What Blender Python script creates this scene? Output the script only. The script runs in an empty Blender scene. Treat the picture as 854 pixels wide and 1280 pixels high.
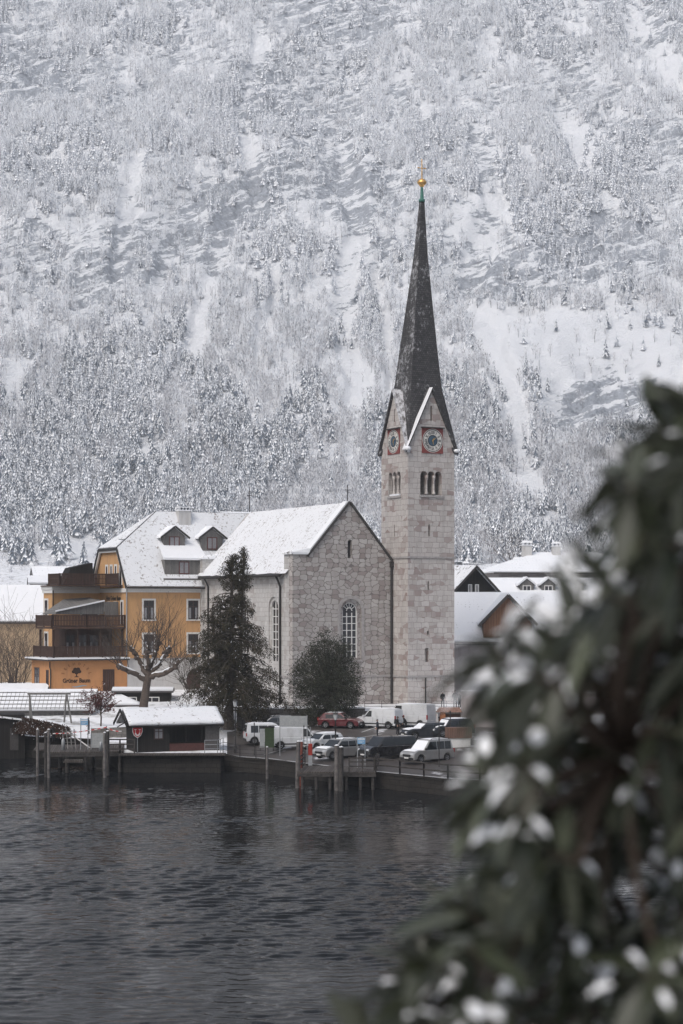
import bpy, bmesh, math, random
import numpy as np
from mathutils import Vector, Matrix, noise as mnoise
R = math.radians
random.seed(7); rng = np.random.default_rng(7)
sc = bpy.context.scene
COL = sc.collection
H = 14.4                      # camera height above the lake (water is z = 0)
F, CX, HY = 2400.0, 427.0, 760.0

# ------------------------------------------------------------------ camera
cd = bpy.data.cameras.new('camera'); cam = bpy.data.objects.new('camera', cd); COL.objects.link(cam)
cam.location = (0, 0, H); cam.rotation_euler = (R(90), 0, 0)
cd.sensor_fit = 'AUTO'; cd.sensor_width = 36; cd.lens = 67.5; cd.shift_y = 120 / 1280
cd.clip_start = 0.1; cd.clip_end = 9000
cd.dof.use_dof = True; cd.dof.focus_distance = 190; cd.dof.aperture_fstop = 2.7
sc.camera = cam
# ------------------------------------------------------------------ world, sun, exposure
SUN_EL, SUN_AZ = 50.0, 215.0          # azimuth the light comes from, measured from +Y clockwise
w = bpy.data.worlds.new('World'); sc.world = w; w.use_nodes = True
nt = w.node_tree; nt.nodes.clear()
sky = nt.nodes.new('ShaderNodeTexSky'); sky.sky_type = 'NISHITA'; sky.sun_disc = False
sky.sun_elevation = R(SUN_EL); sky.sun_rotation = R(SUN_AZ); sky.dust_density = 4; sky.air_density = 1.0
hs = nt.nodes.new('ShaderNodeHueSaturation'); hs.inputs['Saturation'].default_value = 0.72
bg = nt.nodes.new('ShaderNodeBackground'); bg.inputs['Strength'].default_value = 0.10
ow = nt.nodes.new('ShaderNodeOutputWorld')
nt.links.new(sky.outputs[0], hs.inputs['Color']); nt.links.new(hs.outputs[0], bg.inputs[0]); nt.links.new(bg.outputs[0], ow.inputs[0])
sl = bpy.data.lights.new('sun', 'SUN'); sun = bpy.data.objects.new('sun', sl); COL.objects.link(sun)
sl.energy = 1.1; sl.angle = R(25); sl.color = (1.0, 0.965, 0.93)
sd = Vector((math.sin(R(SUN_AZ)) * math.cos(R(SUN_EL)), math.cos(R(SUN_AZ)) * math.cos(R(SUN_EL)), math.sin(R(SUN_EL))))
sun.rotation_euler = (-sd).to_track_quat('-Z', 'Y').to_euler()
sc.view_settings.view_transform = 'Standard'; sc.view_settings.look = 'None'
sc.view_settings.gamma = 1; sc.view_settings.use_curve_mapping = False
sc.view_settings.exposure = 0.66
sc.cycles.max_bounces = 6; sc.cycles.diffuse_bounces = 3; sc.cycles.glossy_bounces = 3
sc.cycles.volume_bounces = 3; sc.cycles.transparent_max_bounces = 8
sc.cycles.use_denoising = True

# ------------------------------------------------------------------ helpers
def Wp(px, py, D): return Vector(((px - CX) / F * D, D, H - (py - HY) / F * D))
def X(px, D): return (px - CX) / F * D
def Z(py, D): return H - (py - HY) / F * D

class MB:
    """collects faces; build() links them as one mesh object"""
    def __init__(s): s.v = []; s.f = []; s.m = []; s.cur = 0; s.sm = []
    def mat(s, i): s.cur = i; return s
    def add(s, vs, fs, smooth=False):
        o = len(s.v); s.v += [tuple(v) for v in vs]
        for f in fs: s.f.append(tuple(i + o for i in f)); s.m.append(s.cur); s.sm.append(smooth)
        return s
    def box(s, x0, x1, y0, y1, z0, z1):
        if x0 > x1: x0, x1 = x1, x0
        if y0 > y1: y0, y1 = y1, y0
        if z0 > z1: z0, z1 = z1, z0
        return s.add([(x0,y0,z0),(x1,y0,z0),(x1,y1,z0),(x0,y1,z0),(x0,y0,z1),(x1,y0,z1),(x1,y1,z1),(x0,y1,z1)],
              [(0,3,2,1),(4,5,6,7),(0,1,5,4),(1,2,6,5),(2,3,7,6),(3,0,4,7)])
    def hexa(s, p):  # 8 points, bottom ccw then top ccw
        return s.add(p, [(0,3,2,1),(4,5,6,7),(0,1,5,4),(1,2,6,5),(2,3,7,6),(3,0,4,7)])
    def prism(s, poly, axis, a, b):
        """poly = list of 2-D points; axis 'y': (x,z) extruded y a..b; 'x': (y,z); 'z': (x,y)"""
        n = len(poly)
        if axis == 'y': P = lambda p, t: (p[0], t, p[1])
        elif axis == 'x': P = lambda p, t: (t, p[0], p[1])
        else: P = lambda p, t: (p[0], p[1], t)
        vs = [P(p, a) for p in poly] + [P(p, b) for p in poly]
        fs = [tuple(range(n)), tuple(range(2*n-1, n-1, -1))] + [(i, i+n, (i+1) % n + n, (i+1) % n) for i in range(n)]
        return s.add(vs, fs)
    def tube(s, pts, rads, n=6, cap=True, smooth=True):
        pts = [Vector(p) for p in pts]; o = []
        for i, p in enumerate(pts):
            d = (pts[min(i+1, len(pts)-1)] - pts[max(i-1, 0)])
            d = d.normalized() if d.length > 1e-9 else Vector((0,0,1))
            u = d.cross(Vector((0,0,1)) if abs(d.z) < .9 else Vector((1,0,0))).normalized(); v = d.cross(u)
            r = rads[i] if hasattr(rads, '__len__') else rads
            o += [p + (u * math.cos(2*math.pi*k/n) + v * math.sin(2*math.pi*k/n)) * r for k in range(n)]
        fs = [(i*n+k, (i+1)*n+k, (i+1)*n+(k+1) % n, i*n+(k+1) % n) for i in range(len(pts)-1) for k in range(n)]
        s.add(o, fs, smooth)
        if cap: s.add(o, [tuple(range(n)), tuple(range(len(pts)*n-1, (len(pts)-1)*n-1, -1))])
        return s
    def bar(s, a, b, w, h):
        a = Vector(a); b = Vector(b); d = (b - a).normalized()
        u = d.cross(Vector((0,0,1)) if abs(d.z) < .95 else Vector((0,1,0))).normalized() * w/2; v = u.cross(d).normalized() * h/2
        return s.hexa([a-u-v, a+u-v, a+u+v, a-u+v, b-u-v, b+u-v, b+u+v, b-u+v])
    def lathe(s, prof, c=(0,0,0), n=16, smooth=True):
        vs = []; m = len(prof)
        for k in range(n):
            a = 2*math.pi*k/n
            vs += [(c[0]+r*math.cos(a), c[1]+r*math.sin(a), c[2]+z) for r, z in prof]
        fs = [(k*m+i, ((k+1) % n)*m+i, ((k+1) % n)*m+i+1, k*m+i+1) for k in range(n) for i in range(m-1)]
        return s.add(vs, fs, smooth)
    def quad(s, a, b, c, d): return s.add([a, b, c, d], [(0,1,2,3)])
    def build(s, name, mats, parent=None, loc=None, rz=0, bevel=0, fix=True):
        me = bpy.data.meshes.new(name)
        me.from_pydata([tuple(v) for v in s.v], [], s.f)
        for m in (mats if isinstance(mats, (list, tuple)) else [mats]): me.materials.append(m)
        me.polygons.foreach_set('material_index', s.m); me.polygons.foreach_set('use_smooth', s.sm)
        me.update()
        if fix:
            bm = bmesh.new(); bm.from_mesh(me); bmesh.ops.recalc_face_normals(bm, faces=bm.faces); bm.to_mesh(me); bm.free()
        o = bpy.data.objects.new(name, me); COL.objects.link(o)
        if parent: o.parent = parent
        if loc is not None: o.location = loc
        o.rotation_euler.z = rz
        if bevel:
            b = o.modifiers.new('bevel', 'BEVEL'); b.width = bevel; b.segments = 2; b.limit_method = 'ANGLE'; b.angle_limit = R(35)
        return o

def tag(o, label=None, cat=None, group=None, kind=None):
    if label: o['label'] = label
    if cat: o['category'] = cat
    if group: o['group'] = group
    if kind: o['kind'] = kind
    return o
def empty(name, loc, rz=0, label=None, cat=None, group=None):
    o = bpy.data.objects.new(name, None); COL.objects.link(o); o.location = loc; o.rotation_euler.z = rz
    o.empty_display_size = .3
    return tag(o, label, cat, group)
def copy_tree(o, parent=None):
    c = o.copy(); COL.objects.link(c)
    if parent: c.parent = parent
    for ch in [q for q in bpy.data.objects if q.parent == o]: copy_tree(ch, c)
    return c
def raw_mesh(name, V, Fc, mats, midx=None, smooth=False):
    """fast mesh from numpy arrays, Fc (n,k)"""
    me = bpy.data.meshes.new(name); n, k = Fc.shape
    me.vertices.add(len(V)); me.vertices.foreach_set('co', V.astype(np.float32).ravel())
    me.loops.add(n*k); me.loops.foreach_set('vertex_index', Fc.astype(np.int32).ravel())
    me.polygons.add(n); me.polygons.foreach_set('loop_start', np.arange(0, n*k, k, dtype=np.int32))
    for m in mats: me.materials.append(m)
    if midx is not None: me.polygons.foreach_set('material_index', midx.astype(np.int32))
    me.polygons.foreach_set('use_smooth', np.full(n, smooth)); me.update(calc_edges=True)
    o = bpy.data.objects.new(name, me); COL.objects.link(o); return o
def cut(o, *cutters):
    """subtract solid MBs from an object, apply, delete the cutters"""
    for c in cutters:
        co = c.build('cutter', [], None); co.parent = o.parent
        m = o.modifiers.new('b', 'BOOLEAN'); m.object = co; m.solver = 'EXACT'; m.operation = 'DIFFERENCE'
        bpy.context.view_layer.update()
        me = bpy.data.meshes.new_from_object(o.evaluated_get(bpy.context.evaluated_depsgraph_get()))
        o.modifiers.clear(); old = o.data; o.data = me; bpy.data.meshes.remove(old)
        cm = co.data; bpy.data.objects.remove(co); bpy.data.meshes.remove(cm)
def arch_poly(x0, x1, z0, z1, n=8):
    """outline of a round-arched opening whose crown is at z1"""
    r = (x1-x0)/2; c = (x0+x1)/2
    return [(x0, z0), (x1, z0)] + [(c + r*math.cos(math.pi*i/n), z1-r + r*math.sin(math.pi*i/n)) for i in range(n+1)]
def text_mb(mb, txt, size, fn, bold=0.0, depth=0.02, align='CENTER'):
    """letters as faces; fn maps (u, v, w) to a point"""
    cu = bpy.data.curves.new('t', 'FONT'); cu.body = txt; cu.size = size; cu.align_x = align; cu.offset = bold; cu.extrude = depth; cu.resolution_u = 2
    o = bpy.data.objects.new('t', cu); COL.objects.link(o); bpy.context.view_layer.update()
    me = bpy.data.meshes.new_from_object(o.evaluated_get(bpy.context.evaluated_depsgraph_get()))
    mb.add([fn(v.co.x, v.co.y, v.co.z) for v in me.vertices], [tuple(p.vertices) for p in me.polygons])
    bpy.data.objects.remove(o); bpy.data.curves.remove(cu); bpy.data.meshes.remove(me)

# ------------------------------------------------------------------ materials
class NT:
    def __init__(s, name):
        s.m = bpy.data.materials.new(name); s.m.use_nodes = True; s.t = s.m.node_tree; s.n = s.t.nodes
        s.b = s.n['Principled BSDF']; s.b.inputs['Roughness'].default_value = .8
        s.b.inputs['Specular IOR Level'].default_value = .3
    def N(s, typ, **kw):
        n = s.n.new('ShaderNode' + typ)
        for k, v in kw.items():
            if k.startswith('i_'):
                key = k[2:].replace('_', ' '); 
                n.inputs[int(key) if key.isdigit() else key].default_value = v
            else: setattr(n, k, v)
        return n
    def L(s, a, b): s.t.links.new(a, b)
    def co(s, kind='Object'): return s.N('TexCoord').outputs[kind]
    def ramp(s, fac, stops, interp='LINEAR'):
        r = s.N('ValToRGB'); r.color_ramp.interpolation = interp; e = r.color_ramp.elements
        while len(e) < len(stops): e.new(.5)
        for el, (p, c) in zip(e, stops): el.position = p; el.color = (*c, 1) if len(c) == 3 else c
        s.L(fac, r.inputs[0]); return r.outputs[0]
    def noise(s, co, scale, detail=4, rough=.6, dist=0):
        n = s.N('TexNoise', i_Scale=scale, i_Detail=detail, i_Roughness=rough, i_Distortion=dist)
        if co is not None: s.L(co, n.inputs['Vector'])
        return n.outputs['Fac']
    def mix(s, f, a, b, bt='MIX'):
        n = s.N('MixRGB', blend_type=bt)
        for i, q in ((0, f), (1, a), (2, b)):
            if isinstance(q, (int, float)): n.inputs[i].default_value = q
            elif isinstance(q, tuple): n.inputs[i].default_value = (*q, 1)
            else: s.L(q, n.inputs[i])
        return n.outputs[0]
    def math(s, op, a, b=0.0, c=None):
        n = s.N('Math', operation=op)
        for i, q in enumerate((a, b) if c is None else (a, b, c)):
            if isinstance(q, (int, float)): n.inputs[i].default_value = q
            else: s.L(q, n.inputs[i])
        return n.outputs[0]
    def mapping(s, co, scale=(1,1,1), rot=(0,0,0), loc=(0,0,0)):
        n = s.N('Mapping'); s.L(co, n.inputs[0]); n.inputs['Scale'].default_value = scale
        n.inputs['Rotation'].default_value = rot; n.inputs['Location'].default_value = loc; return n.outputs[0]
    def bump(s, h, strength=.3, dist=.05):
        n = s.N('Bump', i_Strength=strength, i_Distance=dist); s.L(h, n.inputs['Height']); s.L(n.outputs[0], s.b.inputs['Normal'])
    def color(s, c):
        if isinstance(c, tuple): s.b.inputs['Base Color'].default_value = (*c, 1)
        else: s.L(c, s.b.inputs['Base Color'])
    def wallco(s):
        """(along the wall, up, 0) for vertical faces of an axis-aligned local frame"""
        tc = s.N('TexCoord'); sp = s.N('SeparateXYZ'); s.L(tc.outputs['Object'], sp.inputs[0])
        sn = s.N('SeparateXYZ'); s.L(tc.outputs['Normal'], sn.inputs[0])
        f = s.math('GREATER_THAN', s.math('ABSOLUTE', sn.outputs[0]), .7)
        u = s.math('ADD', s.math('MULTIPLY', sp.outputs[0], s.math('SUBTRACT', 1.0, f)), s.math('MULTIPLY', sp.outputs[1], f))
        cb = s.N('CombineXYZ'); s.L(u, cb.inputs[0]); s.L(sp.outputs[2], cb.inputs[1]); return cb.outputs[0]

def simple(name, col, rough=.7, spec=.3, metal=0, var=.25, scale=6, bump=0):
    t = NT(name); n = t.noise(t.co(), scale, 5)
    dk = tuple(c*(1-var) for c in col); lt = tuple(min(1, c*(1+var)) for c in col)
    t.color(t.ramp(n, [(.3, dk), (.7, lt)])); t.b.inputs['Roughness'].default_value = rough
    t.b.inputs['Specular IOR Level'].default_value = spec; t.b.inputs['Metallic'].default_value = metal
    if bump: t.bump(n, bump, .02)
    return t.m
def snow_mat(name, speck=0.0, sscale=3.0, col=(.80,.81,.83), dark=(.10,.09,.09), lines=None):
    t = NT(name); co = t.co(); c = t.mix(t.noise(co, .8, 4), tuple(q*.9 for q in col), col)
    if speck:
        n1 = t.noise(co, sscale, 3, .7); n2 = t.noise(co, .35, 3)
        v = t.math('ADD', n1, t.math('MULTIPLY', t.math('SUBTRACT', n2, .5), .35))
        c = t.mix(t.ramp(v, [(.565+.1*(1-speck), (0,0,0)), (.65+.1*(1-speck), (1,1,1))]), c, dark)
    t.color(c); t.b.inputs['Roughness'].default_value = .9; t.b.inputs['Specular IOR Level'].default_value = .15
    t.bump(t.noise(co, 2.5, 5), .35, .12); return t.m
def tilesnow_mat(name, sx=2.2, sy=3.5, dotr=.17):
    """snow on a tiled roof: rows of small dark dots where the tile noses show"""
    t = NT(name); co = t.co(); m = t.mapping(co, (sx, sy, sy))
    v = t.N('TexVoronoi', feature='F1'); v.inputs['Randomness'].default_value = .35; v.inputs['Scale'].default_value = 1.0; t.L(m, v.inputs['Vector'])
    n = t.noise(co, .5, 3)
    d = t.math('MULTIPLY', t.math('LESS_THAN', v.outputs['Distance'], dotr), t.ramp(n, [(.42, (0,0,0)), (.6, (.8,.8,.8))]))
    t.color(t.mix(d, (.79,.80,.82), (.12,.10,.10))); t.b.inputs['Roughness'].default_value = .9
    t.bump(t.noise(co, 2, 4), .3, .1); return t.m

def stone_mat(name, c1, c2, c3, mortar, sx, sz, jitter=.25, coursed=False, tint=None):
    t = NT(name); w = t.wallco()
    nz = t.N('TexNoise', i_Scale=1.6, i_Detail=2.0); t.L(w, nz.inputs['Vector'])
    sub = t.N('VectorMath', operation='SUBTRACT'); t.L(nz.outputs['Color'], sub.inputs[0]); sub.inputs[1].default_value = (.5,.5,.5)
    scl = t.N('VectorMath', operation='SCALE'); t.L(sub.outputs[0], scl.inputs[0]); scl.inputs['Scale'].default_value = jitter
    ad = t.N('VectorMath', operation='ADD'); t.L(w, ad.inputs[0]); t.L(scl.outputs[0], ad.inputs[1])
    if coursed:
        b = t.N('TexBrick', offset=.43, squash=.62, squash_frequency=3, offset_frequency=2)
        b.inputs['Scale'].default_value = 1; b.inputs['Brick Width'].default_value = sx; b.inputs['Row Height'].default_value = sz
        b.inputs['Mortar Size'].default_value = .022; b.inputs['Mortar Smooth'].default_value = .3; b.inputs['Bias'].default_value = 0
        b.inputs['Color1'].default_value = (0,0,0,1); b.inputs['Color2'].default_value = (1,1,1,1); b.inputs['Mortar'].default_value = (.5,.5,.5,1)
        t.L(ad.outputs[0], b.inputs['Vector']); edge = b.outputs['Fac']; sep = b.outputs['Color']
        v2 = t.N('TexVoronoi', feature='F1', voronoi_dimensions='2D'); t.L(t.mapping(ad.outputs[0], (1/(sx*1.7), 1/(sz*1.6), 1)), v2.inputs['Vector']); v2.inputs['Scale'].default_value = 1
        sp2 = t.N('SeparateColor'); t.L(v2.outputs['Color'], sp2.inputs[0])
        cell = t.math('ADD', t.math('MULTIPLY', sep, .45), t.math('MULTIPLY', sp2.outputs[0], .55))
    else:
        m = t.mapping(ad.outputs[0], (1/sx, 1/sz, 1))
        v = t.N('TexVoronoi', feature='F1', voronoi_dimensions='2D', distance='MINKOWSKI'); v.inputs['Exponent'].default_value = 4; v.inputs['Scale'].default_value = 1; v.inputs['Randomness'].default_value = .75; t.L(m, v.inputs['Vector'])
        v2 = t.N('TexVoronoi', feature='F2', voronoi_dimensions='2D', distance='MINKOWSKI'); v2.inputs['Exponent'].default_value = 4; v2.inputs['Scale'].default_value = 1; v2.inputs['Randomness'].default_value = .75; t.L(m, v2.inputs['Vector'])
        df = t.math('SUBTRACT', v2.outputs['Distance'], v.outputs['Distance'])
        edge = t.ramp(df, [(.03, (1,1,1)), (.12, (0,0,0))])
        sp2 = t.N('SeparateColor'); t.L(v.outputs['Color'], sp2.inputs[0]); cell = sp2.outputs[0]
    c = t.ramp(cell, [(.0, c1), (.40, c2), (.62, c1), (.75, c3), (.9, c2)], 'LINEAR')
    blot = t.noise(w, .45, 4, .6)
    c = t.mix(t.ramp(blot, [(.35, (.0,.0,.0)), (.7, (.5,.5,.5))]), c, tint or c3)
    c = t.mix(t.ramp(t.noise(w, 7, 5, .7), [(.3, (.22,.22,.22)), (.6, (0,0,0))]), c, tuple(q*.55 for q in c2))
    c = t.mix(t.ramp(t.noise(t.mapping(w, (1.1,.13,1)), 1.0, 5, .65), [(.50, (0,0,0)), (.78, (.45,.45,.45))]), c, tuple(q*.42 for q in c2))
    c = t.mix(t.math('MULTIPLY', edge, .85), c, mortar)
    t.color(c); t.b.inputs['Roughness'].default_value = .9
    h = t.math('ADD', t.math('MULTIPLY', edge, -1.0), t.math('MULTIPLY', t.noise(w, 6, 4), .5)); t.bump(h, .5, .05)
    return t.m
def wood_mat(name, c1, c2, board=.18, axis=0, gap=.0):
    """boards: dark joints every `board` metres along the wall (axis 0) or up it (axis 1)"""
    t = NT(name); w = t.wallco(); sp = t.N('SeparateXYZ'); t.L(w, sp.inputs[0])
    q = t.math('DIVIDE', sp.outputs[axis], board); fr = t.math('FRACT', q); fl = t.math('FLOOR', q)
    wn = t.N('TexWhiteNoise', noise_dimensions='1D'); t.L(fl, wn.inputs['W'])
    c = t.ramp(wn.outputs['Value'], [(0, c1), (1, c2)])
    c = t.mix(t.ramp(t.noise(t.mapping(w, (8, 1.2, 1) if axis == 0 else (1.2, 8, 1)), 2, 4), [(.35, (.5,.5,.5)), (.6, (0,0,0))]), c, tuple(q*.5 for q in c1))
    j = t.math('LESS_THAN', fr, .10)
    c = t.mix(j, c, tuple(q*.25 for q in c1)); t.color(c); return t.m
def plaster_mat(name, col, stain=(.3,.24,.18)):
    t = NT(name); w = t.wallco()
    c = t.mix(t.noise(w, 1.2, 5), tuple(q*.88 for q in col), tuple(min(1, q*1.08) for q in col))
    st = t.noise(t.mapping(w, (1.5, .25, 1)), 1.3, 5, .65)
    c = t.mix(t.ramp(st, [(.48, (0,0,0)), (.75, (.6,.6,.6))]), c, stain)
    t.color(c); t.b.inputs['Roughness'].default_value = .92; t.bump(t.noise(w, 18, 3), .15, .01); return t.m
def glass_mat(name, col=(.02,.022,.026), rough=.08):
    t = NT(name); t.color(col); t.b.inputs['Roughness'].default_value = rough; t.b.inputs['Specular IOR Level'].default_value = .6; return t.m

M = {}
M['snow'] = snow_mat('snow')
M['snow_roof'] = snow_mat('snow_on_roof', .9, 3.4, col=(.74,.75,.77), dark=(.30,.28,.27))
M['snow_patchy'] = snow_mat('patchy_snow', .95, 2.2, dark=(.07,.06,.055))
M['snow_tile'] = tilesnow_mat('snow_on_tiles')
M['tower_stone'] = stone_mat('tower_ashlar', (.46,.425,.40), (.56,.53,.505), (.27,.195,.178), (.24,.21,.195), .92, .56, .30, True, (.40,.36,.34))
M['nave_stone'] = stone_mat('nave_rubble_stone', (.38,.35,.33), (.50,.475,.455), (.25,.205,.19), (.14,.125,.118), .78, .48, .38, False, (.34,.30,.28))
M['side_stone'] = stone_mat('side_ashlar', (.48,.465,.45), (.56,.55,.535), (.38,.34,.32), (.30,.28,.27), .72, .50, .2, True, (.44,.42,.40))
M['trim_stone'] = simple('dressed_stone', (.34,.32,.31), .85, var=.2, scale=3, bump=.3)
M['dark_trim'] = simple('dark_trim', (.055,.05,.048), .6)
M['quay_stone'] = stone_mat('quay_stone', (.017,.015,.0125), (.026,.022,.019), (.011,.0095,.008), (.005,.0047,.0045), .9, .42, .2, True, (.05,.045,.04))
M['wall_stone'] = stone_mat('retaining_stone', (.15,.14,.13), (.20,.185,.17), (.11,.10,.09), (.06,.055,.05), .6, .35, .2, True, (.12,.11,.10))
M['orange'] = plaster_mat('orange_plaster', (.54,.315,.15), (.34,.21,.12))
M['orange_deep'] = plaster_mat('deep_orange_plaster', (.49,.24,.105), (.32,.17,.09))
M['white_plaster'] = plaster_mat('white_plaster', (.52,.51,.50), (.30,.28,.26))
M['beige'] = plaster_mat('beige_plaster', (.42,.31,.20), (.20,.15,.11))
M['grey_plaster'] = plaster_mat('grey_plaster', (.30,.275,.27), (.17,.15,.15))
M['white_paint'] = simple('white_paint', (.68,.67,.65), .5, var=.08)
M['brown_wood'] = wood_mat('brown_boards', (.065,.036,.026), (.10,.055,.038), .16)
M['balcony_wood'] = wood_mat('balcony_boards', (.058,.034,.026), (.088,.050,.037), .14)
M['dark_wood'] = wood_mat('dark_boards', (.011,.009,.008), (.020,.017,.015), .2)
M['grey_wood'] = wood_mat('grey_boards', (.15,.145,.14), (.22,.21,.20), .14)
M['deck_wood'] = wood_mat('deck_boards', (.065,.056,.050), (.105,.092,.083), .2)
M['bark'] = simple('bark', (.075,.062,.052), .9, var=.5, scale=5, bump=.6)
M['pile'] = simple('wet_pile_wood', (.048,.043,.040), .7, var=.5, scale=4, bump=.4)
M['steel'] = simple('galvanised_steel', (.33,.34,.35), .45, metal=.4, var=.12)
M['iron'] = simple('dark_iron', (.035,.033,.032), .55)
M['red_frame'] = simple('oxblood_window_frame', (.11,.03,.028), .5)
M['dark_frame'] = simple('dark_window_frame', (.06,.035,.03), .5)
M['glass'] = glass_mat('window_glass', (.035,.035,.04))
M['curtain'] = simple('net_curtain', (.25,.25,.26), .9, var=.15)
M['gold'] = simple('gilding', (.75,.45,.16), .35, metal=.7, var=.1)
M['copper'] = simple('green_copper', (.05,.16,.13), .6)
def slate():
    t = NT('spire_slate'); w = t.wallco()
    b = t.N('TexBrick'); b.inputs['Scale'].default_value = 1; b.inputs['Brick Width'].default_value = .28; b.inputs['Row Height'].default_value = .22
    b.inputs['Mortar Size'].default_value = .02; b.inputs['Color1'].default_value = (.036,.035,.037,1); b.inputs['Color2'].default_value = (.075,.073,.075,1); b.inputs['Mortar'].default_value = (.02,.018,.018,1)
    t.L(w, b.inputs['Vector'])
    fr = t.noise(t.mapping(t.co(), (1,1,.8)), 3.2, 6, .75); fr2 = t.noise(t.co(), .35, 3)
    v = t.math('ADD', fr, t.math('MULTIPLY', t.math('SUBTRACT', fr2, .5), .5))
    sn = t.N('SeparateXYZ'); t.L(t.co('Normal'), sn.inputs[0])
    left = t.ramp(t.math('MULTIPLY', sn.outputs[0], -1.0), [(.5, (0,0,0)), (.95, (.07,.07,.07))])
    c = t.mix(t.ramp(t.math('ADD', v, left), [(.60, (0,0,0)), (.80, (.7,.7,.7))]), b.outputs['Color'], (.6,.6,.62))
    t.color(c); t.b.inputs['Roughness'].default_value = .75; return t.m
M['slate'] = slate()
def dust_slate():
    t = NT('snow_dusted_slate'); co = t.co(); n = t.noise(t.mapping(co, (1,1,.7)), 2.4, 6, .75)
    t.color(t.ramp(n, [(.38, (.09,.08,.075)), (.56, (.66,.66,.68))])); t.b.inputs['Roughness'].default_value = .85; return t.m
M['dust_slate'] = dust_slate()
# ================================================================== TERRAIN
EDGE = [(-400,214),(-150,197),(0,192),(8,186),(45,184),(130,182),(150,169),(272,168),(278,170),(340,166),(366,163),(460,154),(560,147),(700,142),(900,138),(1400,132)]
def edge(px): return float(np.interp(px, [e[0] for e in EDGE], [e[1] for e in EDGE]))
def land(px, D):
    t = D - edge(px)
    right = 1.3 + min(max(t,0),26)*.058
    if D > 189: right = 2.85 + (4.3-2.85)*min(1,(D-189)/1.2)
    left = float(np.interp(D, [160,168,178,188,196,206,212,400], [1.6,1.6,1.75,2.2,2.9,4.5,5.2,5.4]))
    f = min(1, max(0, (px-268)/30))
    z = left*(1-f) + right*f
    if D > 212: z = max(z, 5.2)*(1-f) + f*float(np.interp(D, [189,212,400], [4.3,4.5,5.4]))
    if D > 400: z = float(np.interp(D, [400,700,900,1050], [5.4,12,26,48]))
    return z
def G(px, py, dz=0):
    """the point of the ground seen at this pixel"""
    lo, hi = edge(px)+.3, 400.0; D = lo
    while D < hi:
        if HY + (H-land(px, D))*F/D <= py: break
        D += .1
    return Vector((X(px, D), D, land(px, D)+dz))

def build_land():
    pxs = list(np.linspace(-400, 1400, 181)); ts = [0,.6,2,4,6,8,10,12,14,16,18,20,22,24,26,28,30,31,32,33,34,36,38,41,45,50,60,80,110,150,220,320,480,640,800,960]
    mb = MB(); V = []; nP, nT = len(pxs), len(ts)
    for px in pxs:
        for t in ts:
            D = edge(px) + t; z = land(px, D)
            if t > 5: z += .06*mnoise.noise(Vector((px*.05, D*.3, 0)))*(1 if px < 290 else .15)
            V.append((X(px, D), D, z))
        
    mb.add(V, [(i*nT+j, (i+1)*nT+j, (i+1)*nT+j+1, i*nT+j+1) for i in range(nP-1) for j in range(nT-1)], True)
    t = NT('snowy_ground'); co = t.co(); n = t.noise(co, .5, 6, .65)
    t.color(t.ramp(n, [(.30, (.12,.10,.08)), (.40, (.50,.50,.50)), (.5, (.78,.79,.81))])); t.bump(t.noise(co, 1.5, 5), .5, .15)
    tag(mb.build('ground', t.m), kind='structure')
    # quay face
    q = MB()
    for i in range(nP-1):
        a, b = pxs[i], pxs[i+1]; Da, Db = edge(a), edge(b); za, zb = land(a, Da), land(b, Db)
        q.quad((X(a,Da),Da,-2.5),(X(b,Db),Db,-2.5),(X(b,Db),Db,zb-.12),(X(a,Da),Da,za-.12))
        k = .12                                    # coping slab a little proud of the wall
        q.hexa([(X(a,Da),Da-k,za-.14),(X(b,Db),Db-k,zb-.14),(X(b,Db),Db+.5,zb-.14),(X(a,Da),Da+.5,za-.14),
                (X(a,Da),Da-k,za+.02),(X(b,Db),Db-k,zb+.02),(X(b,Db),Db+.5,zb+.02),(X(a,Da),Da+.5,za+.02)])
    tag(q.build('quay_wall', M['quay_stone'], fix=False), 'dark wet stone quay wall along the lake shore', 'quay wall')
    # asphalt car park and quay road, 10 mm above the ground
    mb = MB(); V = []; ps = np.linspace(284, 1300, 90); n2 = 24
    for px in ps:
        for j in range(n2):
            D = edge(px)+.5 + (188.6-edge(px)-.5)*j/(n2-1); V.append((X(px,D), D, land(px,D)+.03))
    mb.add(V, [(i*n2+j, (i+1)*n2+j, (i+1)*n2+j+1, i*n2+j+1) for i in range(len(ps)-1) for j in range(n2-1)], True)
    t = NT('wet_asphalt_with_slush'); co = t.co(); n = t.noise(t.mapping(co, (1,.45,1)), .42, 6, .62)
    a = t.mix(t.noise(co, 6, 4), (.045,.040,.038), (.085,.075,.070))
    t.color(t.mix(t.ramp(n, [(.57, (0,0,0)), (.64, (1,1,1))]), a, (.62,.62,.64))); t.b.inputs['Roughness'].default_value = .45
    tag(mb.build('car_park', t.m, fix=False), kind='structure')
    # painted bay lines
    mb = MB()
    for (p0, y0, p1, y1) in ((452,916,492,904),(430,926,478,918),(330,944,352,938),(505,932,545,926)):
        a = G(p0,y0,.045); b = G(p1,y1,.045); d = (b-a).normalized(); u = Vector((-d.y,d.x,0))*.07
        mb.quad(a-u, b-u, b+u, a+u)
    tag(mb.build('parking_line', M['white_paint']), kind='structure')
build_land()

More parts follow.
